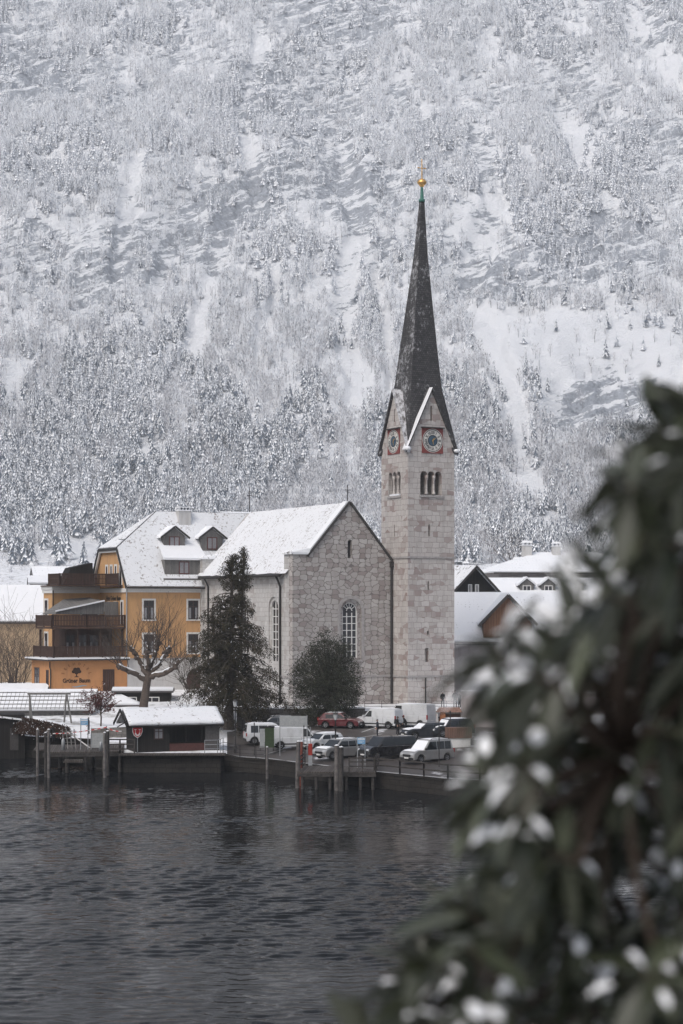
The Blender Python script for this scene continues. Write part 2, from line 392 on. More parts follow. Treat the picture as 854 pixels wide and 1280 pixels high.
# ---- the mountain
PY = [700,985,1080,1180,1500,1900,2300,2800,3300]; PZ = [10,38,54,92,262,505,800,1210,1500]
def sm(a, b, v): t = np.clip((v-a)/(b-a), 0, 1); return t*t*(3-2*t)
def vnoise(x, y, seed=0):
    """smooth value noise, vectorised"""
    xi = np.floor(x).astype(np.int64); yi = np.floor(y).astype(np.int64); fx = x-xi; fy = y-yi
    fx = fx*fx*(3-2*fx); fy = fy*fy*(3-2*fy)
    def h(i, j):
        n = (i*374761393 + j*668265263 + seed*974634777) & 0xffffffff
        n = ((n ^ (n >> 13))*1274126177) & 0xffffffff; n = n ^ (n >> 16); return (n & 0xffff)/65535.0
    return (h(xi,yi)*(1-fx)+h(xi+1,yi)*fx)*(1-fy) + (h(xi,yi+1)*(1-fx)+h(xi+1,yi+1)*fx)*fy
def fbm(x, y, o=4, seed=0, g=.5):
    s = 0; a = 1; t = 0
    for k in range(o): s = s + a*vnoise(x*2**k, y*2**k, seed+k*17); t += a; a *= g
    return s/t
def seg(px, py, pts, wd):
    """0..1 closeness to a polyline in degrees of view, used to lay out gullies and cliffs on the real slope"""
    best = np.full(np.shape(px), 1e9)
    for (x0,y0),(x1,y1) in zip(pts[:-1], pts[1:]):
        dx, dy = x1-x0, y1-y0; t = np.clip(((px-x0)*dx+(py-y0)*dy)/(dx*dx+dy*dy), 0, 1)
        best = np.minimum(best, np.hypot(px-x0-t*dx, py-y0-t*dy))
    return 1 - sm(wd*.8, wd*1.9, best)
def blob(px, py, cx, cy, rx, ry): return 1 - sm(.65, 1.25, np.hypot((px-cx)/rx, (py-cy)/ry))
# ---- water
def water():
    t = NT('lake_water'); co = t.co()
    t.color((.010,.011,.012)); t.b.inputs['Roughness'].default_value = .05; t.b.inputs['IOR'].default_value = 1.125; t.b.inputs['Specular IOR Level'].default_value = .5
    def wv(scale, sc, rot, d):
        return t.noise(t.mapping(co, scale, (0,0,rot)), sc, d, .55, .3)
    a = wv((.5,1,1), 1.25, .05, 2); b = wv((.7,1,1), 3.4, -.25, 2); c = wv((.3,.5,1), .16, .3, 2)
    patch = t.ramp(wv((.25,1,1), .035, .08, 3), [(.40, (.35,.35,.35)), (.62, (1,1,1))])
    h = t.math('ADD', t.math('MULTIPLY', a, .55), t.math('MULTIPLY', b, .22)); h = t.math('MULTIPLY', h, patch); h = t.math('ADD', h, t.math('MULTIPLY', c, .9))
    n = t.N('Bump', i_Strength=1.0, i_Distance=.06); t.L(h, n.inputs['Height']); t.L(n.outputs[0], t.b.inputs['Normal'])
    xs = np.arange(-48, 48.01, .16); ys = np.arange(42, 196.1, .125); Xg, Yg = np.meshgrid(xs, ys, indexing='ij'); Zg = np.zeros_like(Xg)
    wr_ = np.random.default_rng(3)
    for i in range(60):
        lam = .40*(1.25/.40)**(wr_.random()**.8); th = wr_.normal(0, .42) + (.12 if lam > 2 else 0); k = 2*math.pi/lam; ph = wr_.uniform(0, 6.28)
        q = np.sin(k*(Xg*math.sin(th)+Yg*math.cos(th)) + ph + 1.2*np.sin(Xg*.11*(1+.2*i % 3)+i)); Zg += q*lam*.0044
    pm = fbm(Xg*.035+7, Yg*.10, 3, 21); pm = (.25+1.1*np.clip((pm-.36)/.26, 0, 1))*np.interp(Yg, [60,100,150], [1.0,.85,.45])
    ed = np.minimum.reduce([sm(-48,-43,Xg), sm(-48,-43,-Xg), sm(42,47,Yg), sm(42,47,238-Yg)]); Zg *= pm*ed
    nX, nY = Xg.shape; idx = np.arange(nX*nY).reshape(nX,nY); Fc = np.stack([idx[:-1,:-1], idx[1:,:-1], idx[1:,1:], idx[:-1,1:]], -1).reshape(-1,4); V = np.stack([Xg,Yg,Zg],-1).reshape(-1,3)
    x0, x1, y0, y1 = xs[0], xs[-1], ys[0], ys[-1]; o = len(V)
    V = np.vstack([V, [(-900,-300,0),(900,-300,0),(900,y0,0),(-900,y0,0),(-900,y1,0),(900,y1,0),(900,260,0),(-900,260,0),(x0,y0,0),(x0,y1,0),(x1,y0,0),(x1,y1,0)]])
    Fc = np.vstack([Fc, [(o,o+1,o+2,o+3),(o+4,o+5,o+6,o+7),(o+3,o+8,o+9,o+4),(o+10,o+2,o+5,o+11)]])
    wo = raw_mesh('water', V, Fc, [t.m], None, True); tag(wo, kind='structure')
    # lake bed and the slope under the photographer
    mb = MB(); mb.quad((-3000,-900,-3),(3000,-900,-3),(3000,1200,-3),(-3000,1200,-3))
    tag(mb.build('lake_bed', simple('mud', (.03,.027,.022), .9), fix=False), kind='structure')
    mb = MB(); V = []; n = 40
    prof = [(-300,60),(-60,24),(-8,13.6),(-2,12.8),(2.0,12.75),(4.6,12.7),(7,11.6),(14,7),(24,2),(32,-2.5)]
    for i in range(n):
        x = -300 + 600*i/(n-1)
        for (y, z) in prof: V.append((x, y, z))
    m = len(prof)
    mb.add(V, [(i*m+j, (i+1)*m+j, (i+1)*m+j+1, i*m+j+1) for i in range(n-1) for j in range(m-1)], True)
    tag(mb.build('hillside', M['snow_patchy'], fix=False), kind='structure')
water()

def masks(px, py):
    wx = px + 22*(fbm(px*.03, py*.03, 3, 5)-.5); wy = py + 22*(fbm(px*.03, py*.03, 3, 9)-.5)
    gul = np.maximum.reduce([seg(wx,wy,[(290,250),(268,330),(246,440)],9), seg(wx,wy,[(345,340),(330,400),(322,470)],7),
        seg(wx,wy,[(420,170),(446,280),(432,390),(450,500)],11), seg(wx,wy,[(470,330),(490,470)],6), seg(wx,wy,[(600,170),(622,250),(600,300),(590,350)],13),
        seg(wx,wy,[(596,395),(640,470),(655,560),(660,610)],13), seg(wx,wy,[(170,200),(150,330)],8), seg(wx,wy,[(215,300),(190,360)],7), seg(wx,wy,[(700,120),(740,210)],10),
        seg(wx,wy,[(800,20),(840,90)],16), seg(wx,wy,[(330,40),(300,160),(330,250)],8)])
    opn = np.maximum.reduce([blob(wx,wy,690,425,100,40), blob(wx,wy,800,450,80,70), blob(wx,wy,720,500,50,36), blob(wx,wy,650,420,60,30), blob(wx,wy,600,265,45,22), blob(wx,wy,40,95,55,35)*.8])
    rock = np.maximum.reduce([blob(wx,wy,650,335,95,45), blob(wx,wy,760,300,100,50), blob(wx,wy,450,235,70,50), seg(wx,wy,[(120,330),(260,265),(400,200)],34)*.9,
        blob(wx,wy,380,120,95,80)*.8, blob(wx,wy,60,90,110,42)*.9, blob(wx,wy,420,20,110,32), blob(wx,wy,820,190,70,70)*.8, blob(wx,wy,700,80,60,60)*.7,
        blob(wx,wy,770,500,90,45)*.9, blob(wx,wy,440,330,45,60)*.5, blob(wx,wy,610,130,50,60)*.6, blob(wx,wy,250,60,60,40)*.7, blob(wx,wy,80,300,90,30)*.7])
    rn = fbm(px*.02+40, py*.035, 4, 31)
    rock = np.maximum(rock, sm(.52,.64,rn)*sm(420,330,py)*.8)
    return np.clip(gul,0,1), np.clip(opn,0,1), np.clip(rock,0,1)
def base_z(x, y):
    return np.interp(y, PY, PZ) + 40*(fbm(x*.004+5, y*.004, 3, 3)-.5)*sm(1050,1400,y) + 24*(fbm(x*.016, y*.008, 4, 8)-.5)*sm(1080,1300,y)
def mount_z(x, y):
    z = base_z(x, y); px = CX+F*x/y; py = HY-F*(z-H)/y
    g, o, r = masks(px, py)
    P = 24.0; tilt = z - np.where(x < 0, .42, .10)*x*1.0 + 60*fbm(x*.010, y*.006, 4, 12) + 14*fbm(x*.05, y*.03, 3, 19)
    q = tilt/P; fr = q-np.floor(q); st = np.where(fr < .62, fr/.62*.22, .22+(fr-.62)/.38*.78)     # gentle ledge, then a steep face
    amp = (.10+.90*r)*(.25+1.3*sm(.35,.65,fbm(x*.02, y*.012, 3, 61))); amp = amp*sm(1150,1350,y)
    z = z + (st-fr)*P*amp*.95 + 9*(fbm(x*.06, y*.04, 4, 44)-.5)*(.3+r) - 26*np.abs(fbm(x*.022+3, y*.007, 4, 90)-.5)*(.35+r)
    z = z - 7*g*sm(1150,1300,y)
    return z, g, o, r
def build_mountain():
    us = np.linspace(-.30, .30, 500); ys = np.concatenate([np.linspace(985,1080,12)[:-1], np.linspace(1080,2420,480), np.linspace(2440,3300,50)])
    U, Y = np.meshgrid(us, ys, indexing='ij'); Xx = U*Y
    Zz, g, o, r = mount_z(Xx, Y)
    V = np.stack([Xx, Y, Zz], -1).reshape(-1,3); nU, nY = U.shape
    idx = np.arange(nU*nY).reshape(nU, nY)
    Fc = np.stack([idx[:-1,:-1], idx[1:,:-1], idx[1:,1:], idx[:-1,1:]], -1).reshape(-1,4)
    t = NT('snowy_rock'); co = t.co(); sn = t.N('SeparateXYZ'); t.L(t.N('NewGeometry').outputs['Normal'], sn.inputs[0])
    at = t.N('Attribute', attribute_name='rock')
    rot = t.mapping(co, (1,1,1), (0,.38,0)); strat = t.noise(t.mapping(rot, (.45,.3,1.2)), .10, 8, .7); fine = t.noise(t.mapping(rot, (.6,.5,1.2)), .30, 7, .78)
    lay = t.noise(t.mapping(rot, (.22,.22,1.3)), .13, 4, .6, .9)
    v = t.math('ADD', t.math('MULTIPLY', t.math('SUBTRACT', .76, sn.outputs[2]), .40), t.math('MULTIPLY', t.math('SUBTRACT', strat, .5), 1.5))
    v = t.math('ADD', v, t.math('MULTIPLY', t.math('SUBTRACT', fine, .5), 1.3)); v = t.math('ADD', v, t.math('MULTIPLY', t.math('SUBTRACT', lay, .5), 1.3)); v = t.math('ADD', v, t.math('MULTIPLY', t.math('SUBTRACT', at.outputs['Fac'], .66), .56))
    rc = t.mix(t.ramp(t.noise(t.mapping(rot, (1,1,.8)), .35, 7, .8), [(.42,(0,0,0)),(.60,(1,1,1))]), t.ramp(t.noise(t.mapping(co, (1,1,.3)), .10, 6), [(.35, (.07,.085,.11)), (.65, (.28,.30,.34))]), (.42,.45,.50))
    t.color(t.mix(t.ramp(v, [(.07, (0,0,0)), (.15, (.96,.96,.96))]), (.88,.895,.92), rc)); t.b.inputs['Roughness'].default_value = .9
    t.bump(t.math('ADD', strat, fine), .8, 5)
    ob = raw_mesh('mountain', V, Fc, [t.m], None, True); tag(ob, kind='structure')
    a = ob.data.attributes.new('rock', 'FLOAT', 'POINT'); a.data.foreach_set('value', r.reshape(-1).astype(np.float32))
build_mountain()

def conifer_t(seed, tiers=7, spikes=7, slim=.17, snowp=.6):
    r = random.Random(seed); V = []; Fc = []; Mi = []
    V += [(-.012,0,0),(.012,0,0),(0,0,.5)]; Fc.append((0,1,2)); Mi.append(2)
    for i in range(tiers):
        f = i/tiers; zt = .12 + .88*f + .16*(1-f)+.02; zt = min(zt, 1.0); rad = slim*(1-f)**.85*r.uniform(.85,1.15)+.012; a0 = r.uniform(0,6.28)
        for k in range(spikes):
            a = a0+2*math.pi*k/spikes+r.uniform(-.2,.2); rr = rad*r.uniform(.65,1.2); zo = .10+.88*f + r.uniform(-.02,.02); wd = .42
            o = len(V); V += [(0,0,zt), (rr*math.cos(a-wd), rr*math.sin(a-wd), zo+.01), (rr*1.15*math.cos(a), rr*1.15*math.sin(a), zo-.03), (rr*math.cos(a+wd), rr*math.sin(a+wd), zo+.01)]
            Fc += [(o,o+1,o+2),(o,o+2,o+3)]; s = 0 if r.random() < snowp else 1; Mi += [s, 0 if r.random() < snowp else 1]
    return np.array(V), np.array(Fc), np.array(Mi)
def bare_t(seed, n=54, frost=.75, wd=.24):
    r = random.Random(seed); V = []; Fc = []; Mi = []
    def tri(a, b, w, m):
        o = len(V); ang = r.uniform(0, 6.28); u = Vector((math.cos(ang), math.sin(ang), 0))*w
        V.extend([tuple(Vector(a)-u), tuple(Vector(a)+u), tuple(b)]); Fc.append((o,o+1,o+2)); Mi.append(m)
    tri((0,0,0), (0,0,.8), .018, 2); tri((0,0,0), (r.uniform(-.05,.05),0,.7), .014, 2)
    for k in range(n):
        z = r.uniform(.25,.85); a = r.uniform(0,6.28); rr = wd*math.sqrt(r.random())*(1.1-abs(z-.55)*1.2); L = r.uniform(.10,.22)
        p = Vector((rr*math.cos(a)*.7, rr*math.sin(a)*.7, z)); q = p + Vector((math.cos(a)*.5, math.sin(a)*.5, 1.0)).normalized()*L
        tri(p, q, r.uniform(.010,.022), 0 if r.random() < frost else 2)
    return np.array(V), np.array(Fc), np.array(Mi)
def scatter(name, temps, pos, size, mats):
    VV = []; FF = []; MM = []; off = 0; ti = rng.integers(0, len(temps), len(pos)); ang = rng.uniform(0, 6.28, len(pos))
    for k, (V, Fc, Mi) in enumerate(temps):
        s = np.where(ti == k)[0]
        if not len(s): continue
        c, sn = np.cos(ang[s])[:,None], np.sin(ang[s])[:,None]; sz = size[s][:,None]
        x = (V[None,:,0]*c - V[None,:,1]*sn)*sz + pos[s,0][:,None]; y = (V[None,:,0]*sn + V[None,:,1]*c)*sz + pos[s,1][:,None]; z = V[None,:,2]*sz + pos[s,2][:,None]
        P = np.stack([x,y,z],-1).reshape(-1,3); n = len(V)
        Q = (Fc[None] + (np.arange(len(s))*n)[:,None,None]).reshape(-1,3) + off
        VV.append(P); FF.append(Q); MM.append(np.tile(Mi, len(s))); off += len(P)
    return raw_mesh(name, np.concatenate(VV), np.concatenate(FF), mats, np.concatenate(MM))
def fmat(name, col):
    t = NT(name); t.color(col); t.b.inputs['Roughness'].default_value = .95; t.b.inputs['Specular IOR Level'].default_value = .05; return t.m
M['f_snow'] = fmat('snow_on_boughs', (.90,.91,.93)); M['f_dark'] = fmat('spruce_needles', (.075,.095,.125)); M['f_twig'] = fmat('bare_twigs', (.20,.19,.20))
M['f_frost'] = fmat('frosted_twigs', (.70,.70,.72)); M['f_frost_haze'] = fmat('frosted_hazed_larch', (.86,.875,.90)); M['f_rime_haze'] = fmat('rimed_hazed_needles', (.37,.395,.44))  # real frost and rime; pale, bluish lift paints distant haze into the colour
def forest():
    n = 160000
    y = np.sqrt(rng.uniform(990**2, 2430**2, n)); u = rng.uniform(-.26, .26, n); x = u*y
    z, g, o, r = mount_z(x, y); px = CX+F*x/y; py = HY-F*(z-H)/y
    cl = fbm(px*.018, py*.022, 4, 71); cl2 = fbm(px*.05, py*.05, 3, 83)
    dens = np.interp(py, [-60,150,330,430,560,700], [.62,.64,.62,.72,.85,.9])
    dens = dens*(1-.96*g)*(1-.95*o)*(1-.80*r)*(.35+1.2*sm(.38,.56,cl2))
    keep = (rng.random(n) < dens*.66) & ((py < 690-.10*(px-0)*(px<150)+8*np.sin(px*.05)) | (px > 170))
    x,y,z,px,py,cl,cl2,r = [a[keep] for a in (x,y,z,px,py,cl,cl2,r)]
    low = sm(400,600,py)
    core = np.maximum.reduce([blob(px,py,130,640,170,55), blob(px,py,250,590,150,50)*.9, blob(px,py,60,560,70,80)*.5, blob(px,py,650,640,80,60)*.5, blob(px,py,640,560,60,60)*.4])
    pc = np.clip(.12 + .80*sm(.49,.57,cl) + .65*core - .10*low, .05, .95)
    con = rng.random(len(x)) < pc
    h = rng.uniform(.35, 1.05, len(x))**.8*16*(1+.12*core); h = np.where(con, h, h*.85)*(1+.22*sm(420,200,py))
    pos = np.stack([x,y,z-.5],-1)
    hi = rng.random(len(x)) < sm(560,300,py)*.85+.12          # rimed trees higher up the slope, paler still with haze painted in
    a = con & ~hi; b = con & hi; c = ~con & ~hi; d = ~con & hi
    T1 = [conifer_t(s, 8, 7, .16, .50) for s in range(5)]; T2 = [conifer_t(s+20, 7, 6, .15, .55) for s in range(5)]
    B1 = [bare_t(s, 56, .72) for s in range(5)]; B2 = [bare_t(s+9, 44, .88, .17) for s in range(5)]
    tag(scatter('spruce_forest', T1, pos[a], h[a], [M['f_snow'],M['f_dark'],M['f_twig']]), kind='stuff')
    tag(scatter('rimed_spruce_forest', T2, pos[b], h[b], [M['f_snow'],M['f_rime_haze'],M['f_twig']]), kind='stuff')
    tag(scatter('bare_forest', B1, pos[c], h[c], [M['f_frost'],M['f_dark'],M['f_twig']]), kind='stuff')
    tag(scatter('larch_forest', B2, pos[d], h[d]*1.1, [M['f_frost_haze'],M['f_rime_haze'],M['f_twig']]), kind='stuff')
    # scrub on the snowy meadow at the foot
    n = 2600; y = rng.uniform(800, 1110, n); x = rng.uniform(-.26,.26,n)*y; px = CX+F*x/y
    zz = np.where(y < 1000, np.interp(y, [700,900,1050], [12,26,48]), mount_z(x, np.maximum(y,1000))[0])
    k = rng.random(n) < sm(.40,.62,fbm(px*.04, y*.02, 3, 55)); 
    tag(scatter('undergrowth', B1, np.stack([x,y,zz-.5],-1)[k], rng.uniform(3,7,k.sum()), [M['f_frost'],M['f_dark'],M['f_twig']]), kind='stuff')
    print('trees', a.sum(), b.sum(), c.sum(), d.sum())
forest()

# ---- the air between here and the mountain
hb = MB(); hb.box(-3100,3100,-1000,3700,-4,1700)
hz = NT('haze_air'); hz.t.nodes.remove(hz.b); pv = hz.n.new('ShaderNodeVolumePrincipled'); pv.inputs['Density'].default_value = .00016
pv.inputs['Color'].default_value = (.90,.945,1,1); pv.inputs['Anisotropy'].default_value = 0
hz.L(pv.outputs[0], hz.n['Material Output'].inputs['Volume'])
tag(hb.build('haze', hz.m), kind='stuff')
# ================================================================== CHURCH
TH = R(28)
def church():
    cx, cy = X(366, 197.4), 197.4
    root = empty('church', (cx, cy, 0), TH, 'pale stone village church with snow-covered nave roof and tall dark pointed spire', 'church')
    z0 = 2.6
    # --- nave: two gabled end walls, side walls, roof
    def gable_poly(x1=11.76): return [(0,z0),(x1,z0),(x1,19.55),(11.3,19.75),(6.62,25.35),(1.95,19.95),(0,19.95)]
    g = MB(); g.prism(gable_poly(), 'y', 0, .9)
    gw = g.build('nave_wall', M['nave_stone'], root)
    win = [(6.0,8.3)]
    c1 = MB(); c1.prism(arch_poly(5.55, 8.05, 9.0, 15.35, 12), 'y', -.3, .22)
    c2 = MB(); c2.prism(arch_poly(5.9, 7.7, 9.2, 15.0, 12), 'y', .1, .6)
    c3 = MB(); c3.prism(arch_poly(6.42, 6.92, 19.6, 21.55, 8), 'y', -.3, .5)
    cut(gw, c1, c2, c3)
    # buttress face of the front corner and the set-back side wall
    b = MB(); b.box(0, 1.9, .9, 2.0, z0, 19.92)
    b.build('buttress', M['side_stone'], root)
    b = MB(); b.box(-.18, 1.98, -.18, 2.15, 19.93, 20.15); b.hexa([(-.15,-.15,20.15),(1.95,-.15,20.15),(1.95,2.1,20.15),(-.15,2.1,20.15),(.1,0,20.32),(1.95,0,20.6),(1.95,2.0,20.6),(.1,2.0,20.32)])
    b.build('buttress_cap', M['snow_patchy'], root)
    sw = MB(); sw.box(.25, 1.1, 2.0, 24.1, z0, 17.9)
    swo = sw.build('side_wall', M['side_stone'], root)
    cs = []
    for y0 in (3.9, 11.2, 18.4):
        c = MB(); c.prism([(p[0], p[1]) for p in arch_poly(y0, y0+2.3, 8.6, 15.6, 12)], 'x', -.3, .42); cs.append(c)
        c = MB(); c.prism([(p[0], p[1]) for p in arch_poly(y0+.38, y0+1.92, 8.8, 15.2, 12)], 'x', .3, .75); cs.append(c)
    cut(swo, *cs)
    for y0 in (3.9, 11.2, 18.4):
        m = MB(); m.prism(arch_poly(y0+.38, y0+1.92, 8.8, 15.2, 10), 'x', .60, .66); wo = m.build('window', M['glass'], root)
        m = MB(); m.bar((.57,y0+1.15,8.8),(.57,y0+1.15,15.15),.1,.1)
        for k in range(7): m.bar((.57,y0+.4,9.5+k*.8),(.57,y0+1.9,9.5+k*.8),.08,.08)
        for yy in (y0+.42,y0+1.88): m.bar((.57,yy,8.8),(.57,yy,14.5),.12,.12)
        m.build('glazing_bars', M['white_paint'], wo)
    rw = MB(); rw.box(12.2, 13.0, 2.4, 24.1, z0, 17.9); rw.build('side_wall', M['side_stone'], root)
    bk = MB(); bk.prism([(0,z0),(13.2,z0),(13.2,19.9),(11.3,19.9),(6.62,25.35),(1.95,19.9),(0,19.9)], 'y', 24.1, 24.9); bk.build('rear_gable', M['side_stone'], root)
    b = MB(); b.box(-.15,2.0,22.7,25.1,19.93,20.1); b.hexa([(-.1,22.7,20.1),(1.95,22.7,20.1),(1.95,25,20.1),(-.1,25,20.1),(.2,22.9,20.3),(1.95,22.9,20.55),(1.95,24.9,20.55),(.2,24.9,20.3)]); b.build('buttress_cap', M['snow_patchy'], root)
    b = MB(); b.box(.01,1.9,22.9,24.1,z0,19.92); b.build('buttress', M['side_stone'], root)
    # roof: snow skin on dark boards
    rf = MB(); rz = 25.30; ez = 17.85; hw = 7.0
    for s in (-1, 1):
        n = 24; m_ = 14; V = []
        y0, y1 = (.9, 24.1)
        for i in range(n+1):
            for j in range(m_+1):
                t = j/m_; y = y0 + (y1-y0)*i/n
                e_ = (.16*mnoise.noise(Vector((y*.9, 3, s)))+.06*mnoise.noise(Vector((y*3.5, 1, s)))) if j == m_ else 0; V.append((6.62+s*(hw*t+e_), y, rz+(ez-rz)*t - e_*1.0 + .16 + .05*mnoise.noise(Vector((y*.6, t*5, s)))))
        rf.add(V, [(i*(m_+1)+j, (i+1)*(m_+1)+j, (i+1)*(m_+1)+j+1, i*(m_+1)+j+1) for i in range(n) for j in range(m_)], True)
    rr = rf.build('nave_roof', M['snow_roof'], root, fix=False)
    rb = MB(); rb.prism([(6.62,rz+.08),(6.62-hw-.05,ez+.02),(6.62-hw-.05,ez-.2),(6.62,rz-.25)], 'y', 2.05, 22.8); rb.prism([(6.62,rz+.07),(6.62+hw+.05,ez+.01),(6.62+hw+.05,ez-.2),(6.62,rz-.25)], 'y', .95, 24.05)
    rb.build('roof_edge', M['dark_trim'], rr)
    m = MB(); m.tube([(6.62-hw-.14,2.1,ez-.05),(6.62-hw-.14,22.8,ez-.05)], .13, 6); m.build('gutter', M['iron'], rr)
    # copings along the gable
    m = MB()
    def cop(mm, xa, za, xb, zb, y0, y1, th, lift):
        d = Vector((xb-xa, 0, zb-za)).normalized(); nrm = Vector((-d.z, 0, d.x));  nrm = nrm if nrm.z > 0 else -nrm
        a = Vector((xa,0,za))+nrm*lift; b = Vector((xb,0,zb))+nrm*lift
        mm.hexa([(a.x,y0,a.z),(b.x,y0,b.z),(b.x,y1,b.z),(a.x,y1,a.z)]+[(q.x+nrm.x*th,yy,q.z+nrm.z*th) for q, yy in ((a,y0),(b,y0),(b,y1),(a,y1))])
    cop(m, 1.75,19.72, 6.66,25.40, -.22, 1.0, .2, 0); cop(m, 6.58,25.40, 11.74,19.23, -.22, 1.0, .2, 0)
    m.box(-.12,1.9,-.1,0.9,19.951,20.12)
    m.build('gable_coping', M['dark_trim'], root)
    m = MB(); cop(m, 1.85,19.85, 6.62,25.36, -.05, 1.0, .13, .21); m.build('coping_snow', M['snow'], root)
    m = MB(); m.hexa([(10.2,1.2,20.9),(11.75,1.2,19.5),(11.75,5.5,19.5),(10.2,5.5,20.9),(10.2,1.2,22.0),(11.75,1.2,19.9),(11.75,5.5,19.9),(10.2,5.5,22.0)]); m.build('side_roof', M['snow_roof'], root)
    # cross on the gable
    m = MB(); m.tube([(6.62,.4,25.5),(6.62,.4,27.3)], .05, 5); m.tube([(6.25,.4,26.75),(6.99,.4,26.75)], .04, 5); m.build('gable_cross', M['iron'], root)
    m = MB(); m.tube([(6.62,24.4,25.5),(6.62,24.4,28.0)], .05, 5); m.tube([(6.3,24.4,27.4),(6.94,24.4,27.4)], .04, 5); m.build('gable_cross', M['iron'], root)
    # window of the gable
    m = MB(); m.prism(arch_poly(5.9,7.7,9.2,15.0,14), 'y', .44, .5); wo = m.build('window', M['glass'], root)
    m = MB(); yb = .40
    for x in (6.5, 7.1): m.bar((x,yb,9.2),(x,yb,13.9),.09,.09)
    for k in range(6): m.bar((5.9,yb,9.9+k*.72),(7.7,yb,9.9+k*.72),.08,.08)
    for r0 in (.84,.32):
        pts = [(6.8+r0*math.cos(math.pi*i/12), yb, 14.1 + r0*math.sin(math.pi*i/12)) for i in range(13)]; m.tube(pts, .06, 5)
    for i in (2.4,4.2,6,7.8,9.6):
        a = math.pi*i/12; m.bar((6.8+.32*math.cos(a),yb,14.1+.32*math.sin(a)),(6.8+.84*math.cos(a),yb,14.1+.84*math.sin(a)),.06,.06)
    for x in (5.95,7.65): m.bar((x,yb,9.2),(x,yb,14.1),.12,.12)
    m.build('glazing_bars', M['white_paint'], wo)
    m = MB(); m.box(5.4,8.2,-.12,.3,8.78,8.99); m.build('window_sill', M['trim_stone'], root)
    # arch surround
    m = MB(); n = 14; r1, r2 = 1.25, 1.6; zc = 14.1
    for s0 in (-1, 1): m.box(6.8+s0*r1, 6.8+s0*r2, -.035, .1, 9.0, zc)
    for i in range(n):
        a, b2 = math.pi*i/n, math.pi*(i+1)/n
        q = [(6.8+r*math.cos(t), zc+r*math.sin(t)) for r, t in ((r1,a),(r2,a),(r2,b2),(r1,b2))]; m.prism(q, 'y', -.035, .1)
    m.build('window_surround', M['trim_stone'], root)
    m = MB(); m.prism(arch_poly(6.44,6.90,19.62,21.5,8), 'y', .42, .47); m.build('slit_window', M['dark_trim'], root)
    # string course and plinth
    m = MB(); m.box(-.08,11.70,-.09,.0,7.15,7.38); m.box(-.09,0,-.09,2.0,7.15,7.38); m.box(.14,.25,2.0,22.9,7.15,7.38); m.build('string_course', M['trim_stone'], root)
    # downpipes
    m = MB(); m.tube([(-.42,3.2,17.8),(-.1,3.2,17.2),(.12,3.2,16.6),(.12,3.2,4.0)], .12, 6); m.build('downpipe', M['iron'], root)
    m = MB(); m.box(11.38,11.72,-.42,-.1,18.7,19.3); m.tube([(11.55,-.22,18.9),(11.55,-.22,4.0)], .12, 6); m.build('downpipe', M['iron'], root)
    m = MB(); m.tube([(-.42,21.6,17.8),(-.1,21.6,17.3),(.12,21.6,16.8),(.12,21.6,4.0)], .1, 6); m.build('downpipe', M['iron'], root)

    # --- tower
    S = 5.66; tx, ty = 11.76, -3.30; hx, hy = tx+S/2, ty+S/2; zt = 31.1; zp = 37.35
    tw = MB(); n0 = 2.6
    tw.box(tx, tx+S, ty, ty+S, n0, zt+.0)
    o = tw.build('tower_wall', M['tower_stone'], root)
    cs = [MB().box(tx+.7, tx+S-.7, ty+.7, ty+S-.7, 25.4, 29.6)]
    w3 = 2.62/3
    for k in range(3):
        cs.append(MB().prism(arch_poly(hx-.02-1.31+k*w3+.04, hx-.02-1.31+(k+1)*w3-.04, 26.3, 28.75, 10), 'y', ty-.5, ty+1.0))
        cs.append(MB().prism(arch_poly(hy-1.31+k*w3+.04, hy-1.31+(k+1)*w3-.04, 26.3, 28.75, 10), 'x', tx-.5, tx+1.0))
    # splayed outer rebate that carries the three arches, slits
    cs.append(MB().box(hx-1.33, hx+1.29, ty-.5, ty+.35, 26.1, 28.3)); cs.append(MB().box(tx-.5, tx+.35, hy-1.31, hy+1.31, 26.1, 28.3))
    for (u, za, zb, wd) in ((hx-.25,21.9,23.15,.24),(hx-.35,16.3,17.2,.2),(hx-.55,8.75,10.2,.46),(hx-.4,11.6,12.0,.22)):
        cs.append(MB().box(u-wd/2, u+wd/2, ty-.4, ty+.5, za, zb))
    cs.append(MB().box(tx-.4, tx+.5, hy-.1, hy+.14, 21.9, 23.15))
    cut(o, *cs)
    for face in (0, 1):                                   # colonnettes and sill of each belfry opening
        m = MB(); P = (lambda u, v, z: (hx-.02+u, ty+v, z)) if face == 0 else (lambda u, v, z: (tx+v, hy+u, z))
        for u in (-w3/2, w3/2):
            c = P(u, .22, 0)
            m.lathe([(.0,26.3),(.19,26.3),(.19,26.5),(.11,26.6),(.10,27.75),(.17,27.95),(.2,28.3),(0,28.3)], (c[0],c[1],0), 10)
        m.build('belfry_column', M['tower_stone'], root)
        m = MB(); a = P(-1.45,-.12,26.05); b = P(1.45,.3,26.28); m.box(a[0],b[0],a[1],b[1],26.0,26.22); si = m.build('belfry_sill', M['trim_stone'], root)
        if face == 1: 
            m = MB(); a = P(-1.2,-.1,0); b = P(.9,.32,0); m.box(a[0],b[0],a[1],b[1],26.225,26.4); m.build('sill_snow', M['snow'], si)
    # bands
    for zb, pr in ((19.6,.1),(7.15,.1)):
        m = MB()
        for (x0,x1,y0,y1) in ((tx-pr,tx+S+pr,ty-pr,ty-.001),(tx-pr,tx-.001,ty-.001,ty+S+(-2.4 if zb < 19 else 0)),(tx+S+.001,tx+S+pr,ty-.001,ty+S)): m.box(x0,x1,y0,y1,zb,zb+.2)
        m.build('string_course', M['trim_stone'], root)
    m = MB(); m.tube([(hx-.75,ty-.1,7.1),(hx-.75,ty-.1,4.4)], .07, 5); m.build('downpipe', M['iron'], root)
    # gables, one mesh: four triangular stone fields over the walls
    h2 = S/2
    m = MB()
